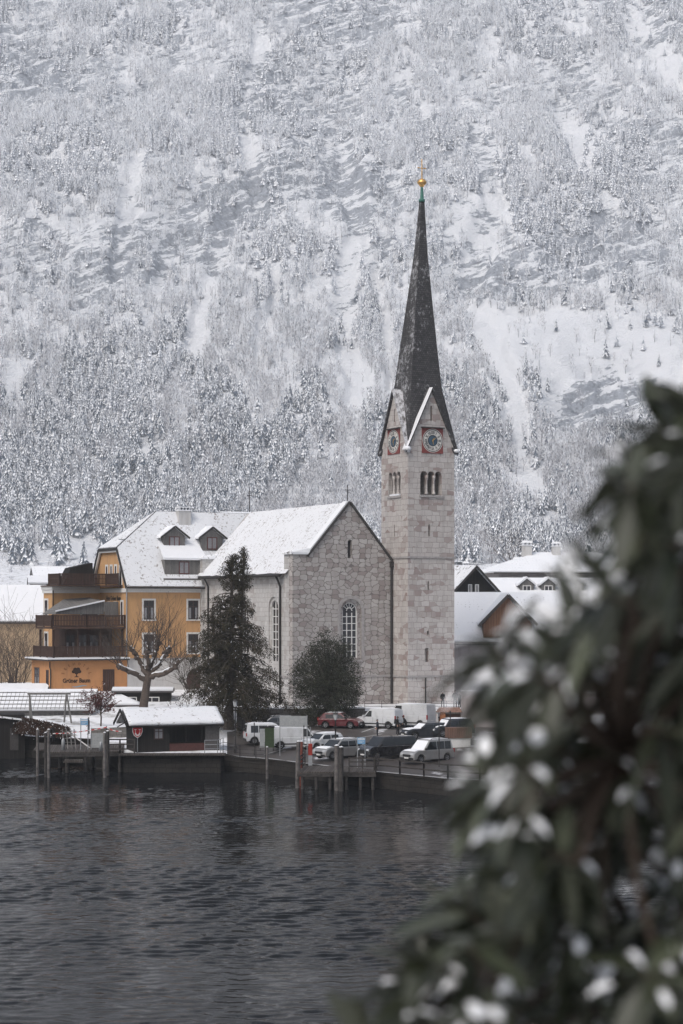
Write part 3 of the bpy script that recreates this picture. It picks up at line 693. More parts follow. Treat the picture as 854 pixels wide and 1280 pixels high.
    m.prism([(tx,zt),(tx+S,zt),(hx,zp)], 'y', ty+.002, ty+.55); m.prism([(tx,zt),(tx+S,zt),(hx,zp)], 'y', ty+S-.55, ty+S-.002)
    m.prism([(ty,zt),(ty+S,zt),(hy,zp)], 'x', tx+.004, tx+.553); m.prism([(ty,zt),(ty+S,zt),(hy,zp)], 'x', tx+S-.553, tx+S-.004)
    go = m.build('tower_gable', M['tower_stone'], root)
    cut(go, MB().prism([(hx-.13,34.0),(hx+.13,34.0),(hx+.13,35.6),(hx-.13,35.6)], 'y', ty-.3, ty+.3), MB().prism([(hy-.13,34.0),(hy+.13,34.0),(hy+.13,35.4),(hy-.13,35.4)], 'x', tx-.3, tx+.3))
    # gable roofs: each runs back into the spire
    ov = .28; m1 = MB(); m2 = MB(); zr = zp+.12; ze = zt-.25; ex = h2+.32
    for k in range(4):
        ca, sa = [(1,0),(0,1),(-1,0),(0,-1)][k]
        def Q(u, v, z): return (hx + u*ca - v*sa, hy + u*sa + v*ca, z)
        for s in (-1, 1):
            mm = m1
            # outer strip of the slope
            A = Q(0,-h2-ov,zr); B = Q(s*ex,-h2-ov,ze); C = Q(s*(ex-.1),-h2+.15,ze); Dd = Q(0,-.2,zr)
            th = .16
            dn = lambda p: (p[0],p[1],p[2]-th*1.6)
            mm.hexa([dn(A),dn(B),dn(C),dn(Dd),A,B,C,Dd]); mm.cur = 0
            if k == 3 and s == 1: mm.m[-6:] = [1]*6
        m1.build('gable_roof', [M['slate'], M['dust_slate']], root); m1 = MB()
    for k, (s, w0) in enumerate(((-1,.30),)):             # snow lying on the windward slopes
        for face in (0, 1):
            if face == 0: Q = lambda u, v, z: (hx+u, hy+v, z)
            else: Q = lambda u, v, z: (hx+v, hy-u, z)
            m2 = MB(); n = 10; V = []
            for i in range(n+1):
                t = i/n; u = s*ex*t; z = zr+(ze-zr)*t + .05; wv_ = .30+.75*t*(.8+.4*mnoise.noise(Vector((t*6,face,0))))
                V += [Q(u, -h2-ov-.02, z), Q(u, -h2-ov+wv_+ (.35-.3*t), z+.05)]
            m2.add(V, [(2*i,2*i+1,2*i+3,2*i+2) for i in range(n)]); m2.build('roof_snow', M['snow'] if face == 0 else M['dust_slate'], root)
    for xx, q in ((tx-.15,1.0),(tx+S+.15,.75)):
        m = MB(); m.lathe([(0,.42*q),(.22*q,.38*q),(.42*q,.15*q),(.36*q,-.05),(0,-.1)], (xx,ty-.15,ze+.02), 10); m.build('eave_snow', M['snow'], root)
    # spire: square, flaring out to the corners, tip a touch to the east
    sp = MB(); rings = [(31.02,2.82,0),(32.6,2.62,0),(34.2,2.34,0),(36.0,2.06,0),(38.2,1.80,.02),(42,1.45,.08),(47,.98,.2),(52,.53,.33),(57.6,.20,.45)]
    V = []
    ch = .12
    for (z, r_, lx) in rings:
        c = min(.16*r_, .2); ox = hx+lx*.88; oy = hy-lx*.47
        for (ax, ay) in ((-1,-1),(1,-1),(1,1),(-1,1)): V.append((ox+ax*r_, oy+ay*r_, z))
    k = len(rings)
    sp.add(V, [(i*4+j, i*4+(j+1) % 4, (i+1)*4+(j+1) % 4, (i+1)*4+j) for i in range(k-1) for j in range(4)] + [((k-1)*4,(k-1)*4+1,(k-1)*4+2,(k-1)*4+3)])
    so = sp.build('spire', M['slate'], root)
    # dusting of snow on the valley flares
    fx, fy = hx+.45*.88, hy-.45*.47
    m = MB(); m.lathe([(0,57.5),(.34,57.5),(.34,57.75),(.2,57.85),(.15,58.9),(.1,59.2),(0,59.2)], (fx,fy,0), 10); m.build('finial', M['copper'], so)
    m = MB(); m.lathe([(0,59.05),(.18,59.1),(.32,59.3),(.50,59.5),(.50,59.62),(.34,59.85),(.12,60.0),(0,60.02)], (fx,fy,0), 16); m.build('gilded_ball', M['gold'], so)
    m = MB(); m.tube([(fx,fy,59.9),(fx,fy,62.0)], .055, 6); m.tube([(fx-.45,fy,61.1),(fx+.45,fy,61.1)], .05, 6)
    for p in ((fx-.45,61.1),(fx+.45,61.1),(fx,62.0)): m.lathe([(0,-.09),(.09,0),(0,.09)], (p[0],fy,p[1]), 6)
    m.build('gilded_cross', M['gold'], so)
    # clocks
    red = simple('red_clock_panel', (.20,.055,.05), .8, var=.2); dial = simple('white_dial', (.62,.60,.56), .7, var=.08); blk = simple('dial_black', (.02,.02,.025), .6); gdk = simple('dial_blue', (.05,.09,.13), .6)
    for face in (0, 1):
        cz = 31.95
        fn = (lambda u, v, w_: (hx+.12+u, ty-.05-w_, cz+v)) if face == 0 else (lambda u, v, w_: (tx-.05-w_, hy+.08-u, cz+v))
        def ring(mb, r0, r1, w0, n=40):
            for i in range(n):
                a, b = 2*math.pi*i/n, 2*math.pi*(i+1)/n
                mb.add([fn(r0*math.cos(a),r0*math.sin(a),w0),fn(r1*math.cos(a),r1*math.sin(a),w0),fn(r1*math.cos(b),r1*math.sin(b),w0),fn(r0*math.cos(b),r0*math.sin(b),w0)], [(0,1,2,3)])
        m = MB(); p = [fn(-1.27,-1.33,-.1),fn(1.27,-1.33,-.1),fn(1.27,1.3,-.1),fn(-1.27,1.3,-.1),fn(-1.27,-1.33,.03),fn(1.27,-1.33,.03),fn(1.27,1.3,.03),fn(-1.27,1.3,.03)]
        m.hexa(p); c = m.build('clock', red, root)
        m = MB(); p = [fn(u,v,w_) for w_ in (-.1,.25) for (u,v) in ((-1.4,1.31),(1.4,1.31),(1.4,1.41),(-1.4,1.41))]; m.hexa(p); m.build('clock_hood', M['dark_trim'], c)
        m = MB(); ring(m, .55, 1.16, .045); m.build('dial', dial, c)
        for r0_, r1_ in ((1.10,1.17),(.52,.6)):
            m = MB(); ring(m, r0_, r1_, .05); m.build('dial_ring', blk, c)
        m = MB(); ring(m, 1.18, 1.24, .05); m.build('dial_border', dial, c)
        m = MB(); ring(m, 0.001, .52, .048); m.build('dial_centre', gdk, c)
        m = MB()
        for i, nm in enumerate(['XII','I','II','III','IV','V','VI','VII','VIII','IX','X','XI']):
            a = math.pi/2 - 2*math.pi*i/12; ca, sa = math.cos(a), math.sin(a)
            def tf(u, v, w_): 
                u2, v2 = u*.8, v*1.0-.16; rr_ = .84+v2; return fn(rr_*ca + u2*sa, rr_*sa - u2*ca, .056+w_)
            text_mb(m, nm, .46, tf, .012, .002)
        m.build('numerals', blk, c)
        m = MB()
        for (ang, L_, wd) in ((38,.5,.07),(-12+290,.42,.09),(60,.34,.12)):
            a = R(ang); ca, sa = math.cos(a), math.sin(a); q = lambda l, n_, w_: fn(l*ca - n_*sa, l*sa + n_*ca, w_)
            m.hexa([q(-.1,wd/2,.07),q(-.1,-wd/2,.07),q(L_,-.012,.07),q(L_,.012,.07),q(-.1,wd/2,.09),q(-.1,-wd/2,.09),q(L_,-.012,.09),q(L_,.012,.09)])
        m.build('clock_hands', M['gold'], c)
church()
# ================================================================== HOTEL AND HOUSES
def window(parent, fn, w, h, frame, pane, surround=None, cross=True, mull=True, name='window', depth=.0, sill=True):
    """a framed window standing on the wall: fn(u, out, v) -> point, u/v from its lower middle"""
    def bx(mb, u0, u1, v0, v1, o0, o1): mb.hexa([fn(u0,o0,v0),fn(u1,o0,v0),fn(u1,o1,v0),fn(u0,o1,v0),fn(u0,o0,v1),fn(u1,o0,v1),fn(u1,o1,v1),fn(u0,o1,v1)])
    t = .09; fm = MB()
    bx(fm,-w/2,-w/2+t,0,h,-.03,.05); bx(fm,w/2-t,w/2,0,h,-.03,.05); bx(fm,-w/2+t,w/2-t,0,t,-.03,.05); bx(fm,-w/2+t,w/2-t,h-t,h,-.03,.05)
    if mull: bx(fm,-.035,.035,t,h-t,-.03,.045)
    if cross: bx(fm,-w/2+t,-.036,h*.66,h*.66+.06,-.03,.04); bx(fm,.036,w/2-t,h*.66,h*.66+.06,-.03,.04)
    f = fm.build(name, frame, parent)
    g = MB(); bx(g,-w/2+.02,w/2-.02,.02,h-.02,-.04,.012); g.build('pane', pane, f)
    if pane is M['glass'] and h > 1.4 and w > .9:
        for s_ in (-1,1): g = MB(); bx(g,min(s_*w*.42,s_*w*.2),max(s_*w*.42,s_*w*.2),.12,h*.62,.012,.02); g.build('curtain', M['curtain'], f)
    if surround:
        s = MB(); q = .2
        bx(s,-w/2-q,-w/2-.002,-.0,h+q,-.02,.06); bx(s,w/2+.002,w/2+q,-.0,h+q,-.02,.06); bx(s,-w/2-.002,w/2+.002,h+.002,h+q,-.02,.06); s.build('surround', surround, f)
        if sill: s = MB(); bx(s,-w/2-q-.05,w/2+q+.05,-.14,-.002,-.02,.14); s.build('sill', surround, f)
    return f
def balustrade(parent, pts, z, h, mat, name='balustrade', step=.17, bw=.12):
    for (a, b) in zip(pts[:-1], pts[1:]):
        m = MB(); a3 = Vector((*a, z)); b3 = Vector((*b, z)); L = (b3-a3).length; d = (b3-a3)/L
        up = Vector((0,0,1))
        m.bar(a3+up*h, b3+up*h, .12, .10); m.bar(a3+up*.12, b3+up*.12, .08, .10); m.bar(a3+up*(h*.58), b3+up*(h*.58), .05, .06)
        n = max(2, int(L/step))
        for i in range(n):
            p = a3 + d*(L*(i+.5)/n); m.hexa([p-d*bw/2+Vector((-d.y,d.x,0))*o_+up*zz if False else p+d*(sx*bw/2)+Vector((-d.y,d.x,0))*oy+up*zz for zz in (.1,h-.02) for (sx,oy) in ((-1,-.02),(1,-.02),(1,.02),(-1,.02))])
        for t in np.linspace(0, 1, max(2, int(L/2.2)+1)):
            p = a3 + d*L*float(t); m.box(p.x-.07,p.x+.07,p.y-.07,p.y+.07,z-.02,z+h+.08)
        m.build(name, mat, parent)
def hotel():
    root = empty('hotel', (X(159,214),214,0), TH, 'orange hotel with brown wooden balconies and steep snowy roof left of the church', 'hotel')
    zb = 4.0; Wd = 17.5; Dp = 10.3
    m = MB(); m.prism([(0,8.75),(Dp,8.75),(Dp,16.8),(7.94,21.1),(2.36,21.1),(0,16.8)], 'x', 0, Wd); m.build('upper_wall', M['orange'], root)
    m = MB(); m.box(.03, Wd, .03, Dp-.03, zb, 8.748); m.build('ground_floor_wall', M['white_plaster'], root)
    m = MB(); m.box(-.12,Wd,-.14,-.001,16.15,16.62); m.box(-.14,-.001,-.14,8.28,16.15,16.62); m.build('cornice', M['white_paint'], root)
    m = MB(); m.box(-.0,Wd,-.06,-.001,8.62,8.80); m.build('string_course', M['trim_stone'], root)
    # roof
    S = 1.504; rz = 25.3; hx_ = 5.6
    def zr(b): return 16.8+(b+.5)*S if b < 5.15 else 16.8+(10.8-b)*S
    rm = MB(); th = .14; o = .16
    f = [(-.28,-.62,zr(-.62)+o),(Wd,-.62,zr(-.62)+o),(Wd,5.15,rz+o),(hx_,5.15,rz+o),(-.28,2.3,zr(2.3)+o)]
    bk = [(-.28,10.92,zr(10.92)+o),(-.28,8.0,zr(8.0)+o),(hx_,5.15,rz+o),(Wd,5.15,rz+o),(Wd,10.92,zr(10.92)+o)]
    hp = [(-.28,2.3,zr(2.3)+o),(hx_,5.15,rz+o),(-.28,8.0,zr(8.0)+o)]
    rm.add(f,[(0,1,2,3,4)]); rm.add(bk,[(0,1,2,3,4)]); rm.add([(-.34,2.3,zr(2.3)+o),(hx_,5.15,rz+o+.01),(-.34,8.0,zr(8.0)+o)],[(0,1,2)])
    rf = rm.build('roof', M['snow_roof'], root); sm_ = rf.modifiers.new('th','SOLIDIFY'); sm_.thickness = .14; sm_.offset = -1
    m = MB()
    m.bar((-.36,-.62,zr(-.62)+.02),(-.36,2.3,zr(2.3)+.02),.12,.3); m.bar((-.36,8.0,zr(8)+.02),(-.36,10.9,zr(10.9)+.02),.12,.3); m.bar((-.36,2.3,zr(2.3)+.02),(-.36,8.0,zr(8)+.02),.12,.3)
    m.bar((-.34,2.3,zr(2.3)+.2),(hx_,5.15,rz+.22),.16,.12); m.bar((-.38,-.62,zr(-.62)+.2),(-.38,2.3,zr(2.3)+.2),.1,.12); m.bar((hx_,5.15,rz+.22),(Wd,5.15,rz+.22),.14,.10)
    m.tube([(-.3,-.78,16.66),(Wd,-.78,16.66)], .1, 6); m.build('roof_trim', M['iron'], rf)
    m = MB(); m.bar((-.22,-.4,zr(-.4)-.22),(-.22,2.4,zr(2.4)-.24),.2,.5); m.bar((-.22,7.9,zr(7.9)-.24),(-.22,10.6,zr(10.6)-.24),.2,.5); m.bar((-.22,2.4,20.9),(-.22,7.9,20.9),.2,.4); m.build('verge_board', M['white_paint'], root)
    for b in (-.1, 1.45, 2.9):
        m = MB(); x1 = 4.2 if b < 2.5 else (4.8 if b < 3 else 8)
        m.bar((.15,b,zr(b)+.24),(x1,b,zr(b)+.24),.07,.10); m.build('snow_guard', M['steel'], rf)
    m = MB(); m.bar((.15,-.1,zr(-.1)+.25),(Wd,-.1,zr(-.1)+.25),.07,.12); m.build('snow_guard', M['steel'], rf)
    # chimney
    m = MB(); m.box(8.0,9.5,4.0,4.9,22.6,25.6); ch = m.build('chimney', M['white_plaster'], rf)
    m = MB(); m.box(7.9,9.6,3.9,5.0,25.6,25.72)
    for k in range(4): m.box(8.05+k*.4,8.2+k*.4,4.05,4.85,25.72,25.98)
    m.box(7.9,9.6,3.9,5.0,25.98,26.1); m.build('chimney_cap', M['snow'], ch)
    for (x,b,rr) in ((8.3,3.3,.8),(9.2,3.5,.9),(10.9,2.6,.6),(4.2,.5,.45)):
        n = 9; P = [(x+rr*random.uniform(.6,1.1)*math.cos(6.283*i/n), b+.6*rr*random.uniform(.6,1.1)*math.sin(6.283*i/n)) for i in range(n)]
        m = MB(); m.add([(p[0],p[1],zr(p[1])+.185) for p in P], [tuple(range(n))]); m.build('bare_slate', M['dust_slate'], rf)
    # long dormer with a window, then two gabled ones above
    m = MB(); m.hexa([(4.6,.15,17.9),(9.4,.15,17.9),(9.4,2.6,17.9),(4.6,2.6,17.9),(4.6,.15,19.85),(9.4,.15,19.85),(9.4,2.6,19.85),(4.6,2.6,19.85)]); d = m.build('dormer', M['grey_wood'], root)
    m = MB(); m.hexa([(4.3,-.15,19.83),(9.7,-.15,19.83),(9.7,3.1,21.95),(4.9,3.1,21.95),(4.3,-.15,20.06),(9.7,-.15,20.06),(9.7,3.1,22.3),(4.9,3.1,22.3)]); m.build('dormer_roof', M['snow'], d)
    window(d, lambda u,o_,v: (6.95+u,.15-o_,18.25+v), 1.25, 1.4, M['red_frame'], M['curtain'], cross=False)
    m = MB(); m.box(4.3,9.6,-.3,.1,17.55,17.75); m.build('dormer_sill', M['grey_wood'], d)
    for x0 in (5.15, 9.85):
        xc = x0+1.4; m = MB(); m.prism([(x0+.1,20.9),(x0+2.7,20.9),(x0+2.7,22.6),(xc,23.55),(x0+.1,22.6)], 'y', 2.0, 4.4); d = m.build('dormer', M['grey_wood'], root)
        m = MB()
        for s in (-1,1): m.hexa([(xc,1.7,23.6),(xc+s*1.75,1.7,22.35),(xc+s*1.75,3.4,22.35),(xc,4.9,23.6),(xc,1.7,23.85),(xc+s*1.75,1.7,22.6),(xc+s*1.75,3.4,22.6),(xc,4.9,23.85)])
        r_ = m.build('dormer_roof', M['snow'], d)
        m = MB(); 
        for s in (-1,1): m.bar((xc,1.66,23.68),(xc+s*1.8,1.66,22.36),.06,.2)
        m.build('barge_board', M['iron'], r_)
        window(d, lambda u,o_,v: (xc+u,2.0-o_,21.15+v), 1.25, 1.4, M['red_frame'], M['curtain'], cross=False)
    # windows of the main front
    for x in (2.6, 8.0, 13.4):
        for z in (13.1, 9.3): window(root, lambda u,o_,v: (x+u,-o_,z+v), 1.25, 2.15, M['dark_frame'], M['glass'], M['white_paint'])
    # arched opening on the ground floor
    m = MB(); m.prism(arch_poly(7.2,9.8,5.0,7.6,10), 'y', -.03,.03); m.build('arched_doorway', M['dark_frame'], root)
    # left face of the main house: slim windows, three in the gable, four below
    L = lambda b, z: (lambda u,o_,v: (-o_, b-u, z+v))
    for b in (6.2,4.8,3.4): window(root, L(b,18.2), .42, .95, M['dark_frame'], M['glass'], M['white_paint'], cross=False, mull=False, sill=False)
    window(root, L(1.9,16.75), .6, 2.3, M['dark_frame'], M['glass'], M['white_paint'], cross=False, mull=False, sill=False)
    for b in (7.4,5.6,3.6): window(root, L(b,14.0), .42, .95, M['dark_frame'], M['glass'], M['white_paint'], cross=False, mull=False, sill=False)
    window(root, L(1.5,12.6), .5, 2.5, M['dark_frame'], M['glass'], M['white_paint'], cross=False, mull=False, sill=False)
    m = MB(); text_mb(m, 'Hotel Grüner Baum', .62, lambda u,v,w_: (-.03-w_, 4.1-u*.9, 15.25+v*1.25), .006, .01); m.build('lettering', M['iron'], root)
    # wing behind the terraces
    m = MB(); m.box(-5.7,-.002,8.3,11.6,zb,16.5); m.build('wing_wall', M['orange'], root)
    m = MB(); m.box(-5.95,-.15,8.02,11.8,16.5,16.85); m.box(-5.86,-.15,8.15,8.298,16.1,16.49); m.box(-5.86,-5.702,8.3,11.7,16.1,16.49); m.build('wing_cornice', M['white_paint'], root)
    m = MB(); m.box(-6.1,-.1,5.2,11.6,16.86,17.0); m.build('roof_terrace_floor', M['brown_wood'], root)
    balustrade(root, [(-.45,1.6),(-.45,5.3),(-6.0,5.3)], 17.0, 1.25, M['balcony_wood']); balustrade(root, [(-6.0,5.3),(-6.0,9.0)], 17.0, 1.25, M['balcony_wood'])
    m = MB(); m.box(-1.2,-.02,1.2,5.18,16.80,16.98); m.build('roof_terrace_floor', M['brown_wood'], root)
    # folded dark parasol cover on the roof terrace
    m = MB(); m.hexa([(-4.6,8.0,17),(-.9,8.0,17),(-.9,10.5,17),(-4.6,10.5,17),(-3.6,8.2,19.0),(-1.0,8.2,19.6),(-1.0,10.2,19.6),(-3.6,10.2,19.0)]); m.build('stair_housing', M['dark_wood'], root)
    window(root, lambda u,o_,v: (-1.3+u,8.3-o_,13.6+v), 1.9, 1.6, M['dark_frame'], M['glass'], M['white_paint'], cross=False)
    window(root, lambda u,o_,v: (-5.7-o_,10.6-u,12.9+v), .95, 2.4, M['dark_frame'], M['glass'], M['white_paint'], cross=False)
    window(root, lambda u,o_,v: (-5.7-o_,10.6-u,9.2+v), .95, 2.3, M['dark_frame'], M['glass'], M['white_paint'], cross=False)
    # pillar-like corner room between the balconies
    # veranda
    m = MB(); m.box(-5.6,-.02,4.6,8.28,8.95,12.1); m.build('veranda_wall', M['brown_wood'], root)
    for k, x in enumerate((-5.0,-3.6,-2.2,-.8)): window(root, lambda u,o_,v: (x+u,4.6-o_,9.1+v), 1.1, 2.3, M['dark_frame'], M['glass'], cross=False)
    for (x,b) in ((-8.3,1.0),(-5.4,1.0),(-2.8,1.0),(-.2,1.0),(-8.3,5.2)):
        m = MB(); m.box(x-.09,x+.09,b-.09,b+.09,8.97,12.0); m.build('post', M['brown_wood'], root)
    # upper balcony
    m = MB(); m.box(-8.7,-5.62,.4,5.7,12.1,12.32); m.box(-5.615,-.02,.4,8.28,12.1,12.32); m.build('balcony_floor', M['brown_wood'], root)
    balustrade(root, [(-.1,.45),(-4.6,.45),(-8.65,.45)], 12.32, 1.25, M['balcony_wood']); balustrade(root, [(-8.65,.45),(-8.65,5.6)], 12.32, 1.25, M['balcony_wood'])
    m = MB(); m.hexa([(-7.6,2.2,13.7),(-1.9,2.2,13.7),(-1.9,6.8,13.7),(-7.6,6.8,13.7),(-7.5,2.2,13.95),(-1.9,2.2,15.1),(-1.9,6.8,15.6),(-5.0,6.8,15.4)]); cn = m.build('awning', M['grey_wood'], root)
    m = MB(); m.bar((-7.6,2.1,14.05),(-1.9,2.1,15.22),.3,.14); m.build('awning_snow', M['snow'], cn)
    m = MB(); m.box(-1.7,-.3,1.2,6.8,13.0,15.2) if 0 else m.box(-1.88,-.25,2.0,2.1,13.4,15.1); m.build('glass_screen', M['grey_wood'], cn)
    # ground floor annex with the painted sign
    m = MB(); m.box(-8.9,-.001,.0,6.4,zb,8.6); m.build('annex_wall', M['orange_deep'], root)
    m = MB(); m.box(-9.5,.1,-.55,6.9,8.62,8.78); m.build('annex_roof', M['dark_trim'], root)
    m = MB(); m.box(-9.55,.12,-.6,6.9,8.78,8.93); m.build('roof_snow', M['snow'], root)
    balustrade(root, [(-.1,-.1),(-8.6,-.1)], 8.94, 1.2, M['balcony_wood']); balustrade(root, [(-8.6,-.1),(-8.6,6.6)], 8.94, 1.2, M['balcony_wood'])
    window(root, lambda u,o_,v: (-2.2+u,-o_,5.0+v), 1.35, 2.6, M['dark_frame'], M['brown_wood'], cross=False, name='shutter')
    window(root, lambda u,o_,v: (-8.9-o_,1.1-u,5.0+v), .8, 2.6, M['dark_frame'], M['glass'], cross=False)
    window(root, lambda u,o_,v: (-8.9-o_,4.6-u,4.9+v), 1.6, 2.9, M['dark_frame'], M['glass'], cross=True)
    m = MB(); m.tube([(-9.0,.1,8.5),(-9.0,.1,7.9),(-8.98,-.08,7.6),(-8.98,-.08,4.2)], .07, 5); m.build('downpipe', M['iron'], root)
    m = MB(); m.tube([(-5.8,8.1,16.4),(-5.85,8.05,9.1)], .08, 5); m.build('downpipe', M['iron'], root)
    m = MB(); m.tube([(-.1,-.12,16.6),(-.1,-.12,9.2)], .08, 5); m.build('downpipe', M['steel'], root)
    # painted writing: the arc, the tree, the name, the blue swoosh
    pr = simple('sign_paint', (.05,.028,.018), .8, var=.1); br = simple('arc_paint', (.20,.09,.035), .8, var=.1); bl = simple('swoosh_paint', (.22,.33,.40), .8, var=.1)
    cx, cz = -5.95, 6.95
    m = MB(); word = 'SEEHOTEL'
    for i, chh in enumerate(word):
        a = R(165 - i*150/7); rr = 1.28
        text_mb(m, chh, .40, lambda u,v,w_: (cx + (rr+v)*math.cos(a)*1.15 + u*math.sin(a), -.012-w_, cz-.1+(rr+v)*math.sin(a) - u*math.cos(a)), .006, .008)
    m.build('lettering', br, root)
    m = MB(); text_mb(m, 'Grüner Baum', .66, lambda u,v,w_: (cx+u*.88, -.012-w_, cz-.75+v), .022, .01); m.build('lettering', pr, root)
    m = MB(); yy = -.014
    for (dx,dz,rr) in ((0,.42,.34),(-.32,.3,.24),(.32,.3,.24),(-.16,.55,.24),(.18,.56,.24),(.0,.2,.25)):
        m.add([(cx+dx+rr*math.cos(6.283*i/12), yy-.001*abs(dx)-.0007*dz, cz+.15+dz+rr*.8*math.sin(6.283*i/12)) for i in range(12)], [tuple(range(12))]); yy -= .0012
    m.add([(cx-.07,-.03,cz-.12),(cx+.07,-.03,cz-.12),(cx+.05,-.03,cz+.4),(cx-.05,-.03,cz+.4)], [(0,1,2,3)]); m.add([(cx-.3,-.03,cz-.15),(cx+.3,-.03,cz-.15),(cx+.07,-.03,cz-.03),(cx-.07,-.03,cz-.03)], [(0,1,2,3)])
    m.build('tree_emblem', pr, root)
    m = MB(); n = 12; V = []
    for i in range(n+1):
        t = i/n*2-1; V += [(cx+.35+t*.95,-.014,cz-1.15+.06*math.sin(t*3)-.09*(1-t*t)),(cx+.35+t*.95,-.014,cz-1.15+.06*math.sin(t*3)+.05*(1-t*t))]
    m.add(V, [(2*i,2*i+2,2*i+3,2*i+1) for i in range(n)]); m.build('swoosh_emblem', bl, root)
hotel()

def house(name, label, cat, px, D, w, d, zb, ze, zr_, rot, wall, roofm, axis='x', ov=.5, wins=(), frame=None, chim=(), hip=0, group=None):
    """gabled house; local x along the front. wins: (x, z, w, h) on the front"""
    root = empty(name, (X(px,D), D, 0), R(rot), label, cat, group)
    m = MB()
    if axis == 'x':
        poly = [(0,zb),(d,zb),(d,ze),(d/2,zr_),(0,ze)] if not hip else [(0,zb),(d,zb),(d,ze),(0,ze)]
        m.prism(poly, 'x', 0, w)
    else: m.prism([(0,zb),(w,zb),(w,ze),(w/2,zr_),(0,ze)], 'y', 0, d)
    m.build('wall', wall, root)
    m = MB(); t = .2; o = .06
    if axis == 'x' and hip:
        sl = (zr_-ze)/(d/2); e = ze-ov*sl; A = [(-ov,-ov,e+o),(w+ov,-ov,e+o),(w+ov,d+ov,e+o),(-ov,d+ov,e+o)]; r0 = (hip,d/2,zr_+o); r1 = (w-hip,d/2,zr_+o)
        m.add(A+[r0,r1], [(0,1,5,4),(1,2,5),(2,3,4,5),(3,0,4)])
    elif axis == 'x':
        sl = (zr_-ze)/(d/2); e = ze-ov*sl
        for s in (0,1):
            ye = -ov if s == 0 else d+ov
            m.add([(-ov,ye,e+o),(w+ov,ye,e+o),(w+ov,d/2,zr_+o),(-ov,d/2,zr_+o)], [(0,1,2,3)])
    else:
        sl = (zr_-ze)/(w/2); e = ze-ov*sl
        for s in (0,1):
            xe = -ov if s == 0 else w+ov
            m.add([(xe,-ov,e+o),(xe,d+ov,e+o),(w/2,d+ov,zr_+o),(w/2,-ov,zr_+o)], [(0,1,2,3)])
    r_ = m.build('roof', roofm, root); sd_ = r_.modifiers.new('s','SOLIDIFY'); sd_.thickness = t; sd_.offset = 1 if False else -1; sd_.use_even_offset = False
    r_.location.z = .16
    m = MB()
    if axis == 'x':
        m.bar((-ov,-ov-.03,e-.05),(w+ov,-ov-.03,e-.05),.06,.2)
        if not hip:
            for xx in (-ov-.03, w+ov+.03): m.bar((xx,-ov,e-.0),(xx,d/2,zr_+.0),.06,.22); m.bar((xx,d+ov,e),(xx,d/2,zr_),.06,.22)
    else:
        for xx in (-ov, w+ov): m.bar((xx,-ov-.03,e),(w/2,-ov-.03,zr_),.06,.24); 
    m.build('eave_board', M['dark_trim'], root)
    for (x,z,ww,hh) in wins: window(root, lambda u,o_,v: (x+u,-o_,z+v), ww, hh, frame or M['white_paint'], M['glass'], cross=False)
    for (x,y,z0_,z1_,cw) in chim:
        m = MB(); m.box(x,x+cw,y,y+cw*.8,z0_,z1_); c = m.build('chimney', M['white_plaster'], root)
        m = MB(); m.box(x-.1,x+cw+.1,y-.1,y+cw*.8+.1,z1_,z1_+.12)
        for k in (0,.4,.8): m.box(x+k*cw,x+k*cw+.15*cw,y+.05,y+cw*.7,z1_+.12,z1_+.4)
        m.hexa([(x-.1,y-.1,z1_+.4),(x+cw+.1,y-.1,z1_+.4),(x+cw+.1,y+cw*.8+.1,z1_+.4),(x-.1,y+cw*.8+.1,z1_+.4),(x+.1,y+.1,z1_+.7),(x+cw-.1,y+.1,z1_+.7),(x+cw-.1,y+cw*.6,z1_+.7),(x+.1,y+cw*.6,z1_+.7)])
        m.build('chimney_cap', M['snow'], c)
    return root
# behind the tower, right
D = 262
h = house('guest_house', 'large house with broad hipped snowy roof and two chimneys right of the church tower', 'house', 624, D, 22, 16, 4, Z(716,D)+.3, Z(692,D+8), 6, M['grey_plaster'], M['snow_tile'], hip=6.5, ov=.9, chim=((4.6,6.4,19.0,Z(682,D+7),1.3),(8.9,6.6,19.4,Z(683,D+7),1.1)))
def small_dormer(root, x, y, z, w_=1.8):
    m = MB(); m.prism([(x-w_/2,z-.6),(x+w_/2,z-.6),(x+w_/2,z+.8),(x,z+1.5),(x-w_/2,z+.8)], 'y', y, y+2.5); d = m.build('dormer', M['grey_wood'], root)
    m = MB()
    for s in (-1,1): m.hexa([(x,y-.2,z+1.55),(x+s*(w_/2+.3),y-.2,z+.6),(x+s*(w_/2+.3),y+2.6,z+.6),(x,y+2.6,z+1.55),(x,y-.2,z+1.8),(x+s*(w_/2+.3),y-.2,z+.85),(x+s*(w_/2+.3),y+2.6,z+.85),(x,y+2.6,z+1.8)])
    m.build('dormer_roof', M['snow'], d); window(d, lambda u,o_,v: (x+u,y-o_,z-.35+v), w_*.6, 1.0, M['white_paint'], M['glass'], cross=False)
D = 246
h = house('long_house', 'long low house with a snowy roof and three small dormers before the hipped house', 'house', 604, D, 26, 9, 4, Z(741,D), Z(724,D+4.5), 5, M['grey_plaster'], M['snow'], ov=.5)
for px in (659, 686, 722): small_dormer(h, (px-604)/9.6, .3, Z(738,D))
house('grey_flat_house', 'low grey house with a row of three small windows behind the tower', 'house', 572, 268, 10, 9, 4, Z(733,268)+.3, Z(719,272), 5, M['grey_plaster'], M['snow'], wins=((3.2,17.0,1.0,1.0),(4.8,17.0,1.0,1.0),(6.4,17.0,1.0,1.0)), chim=((1.2,2.5,17.8,20.3,.8),))
house('flat_roofed_house', 'dark house with a thin snow line on its roof, right behind the tower', 'house', 578, 292, 10.5, 8, 4, Z(720,292), Z(713,292), 4, M['grey_wood'], M['snow'], chim=((8.4,3,19.2,21.6,.8),))
D = 226
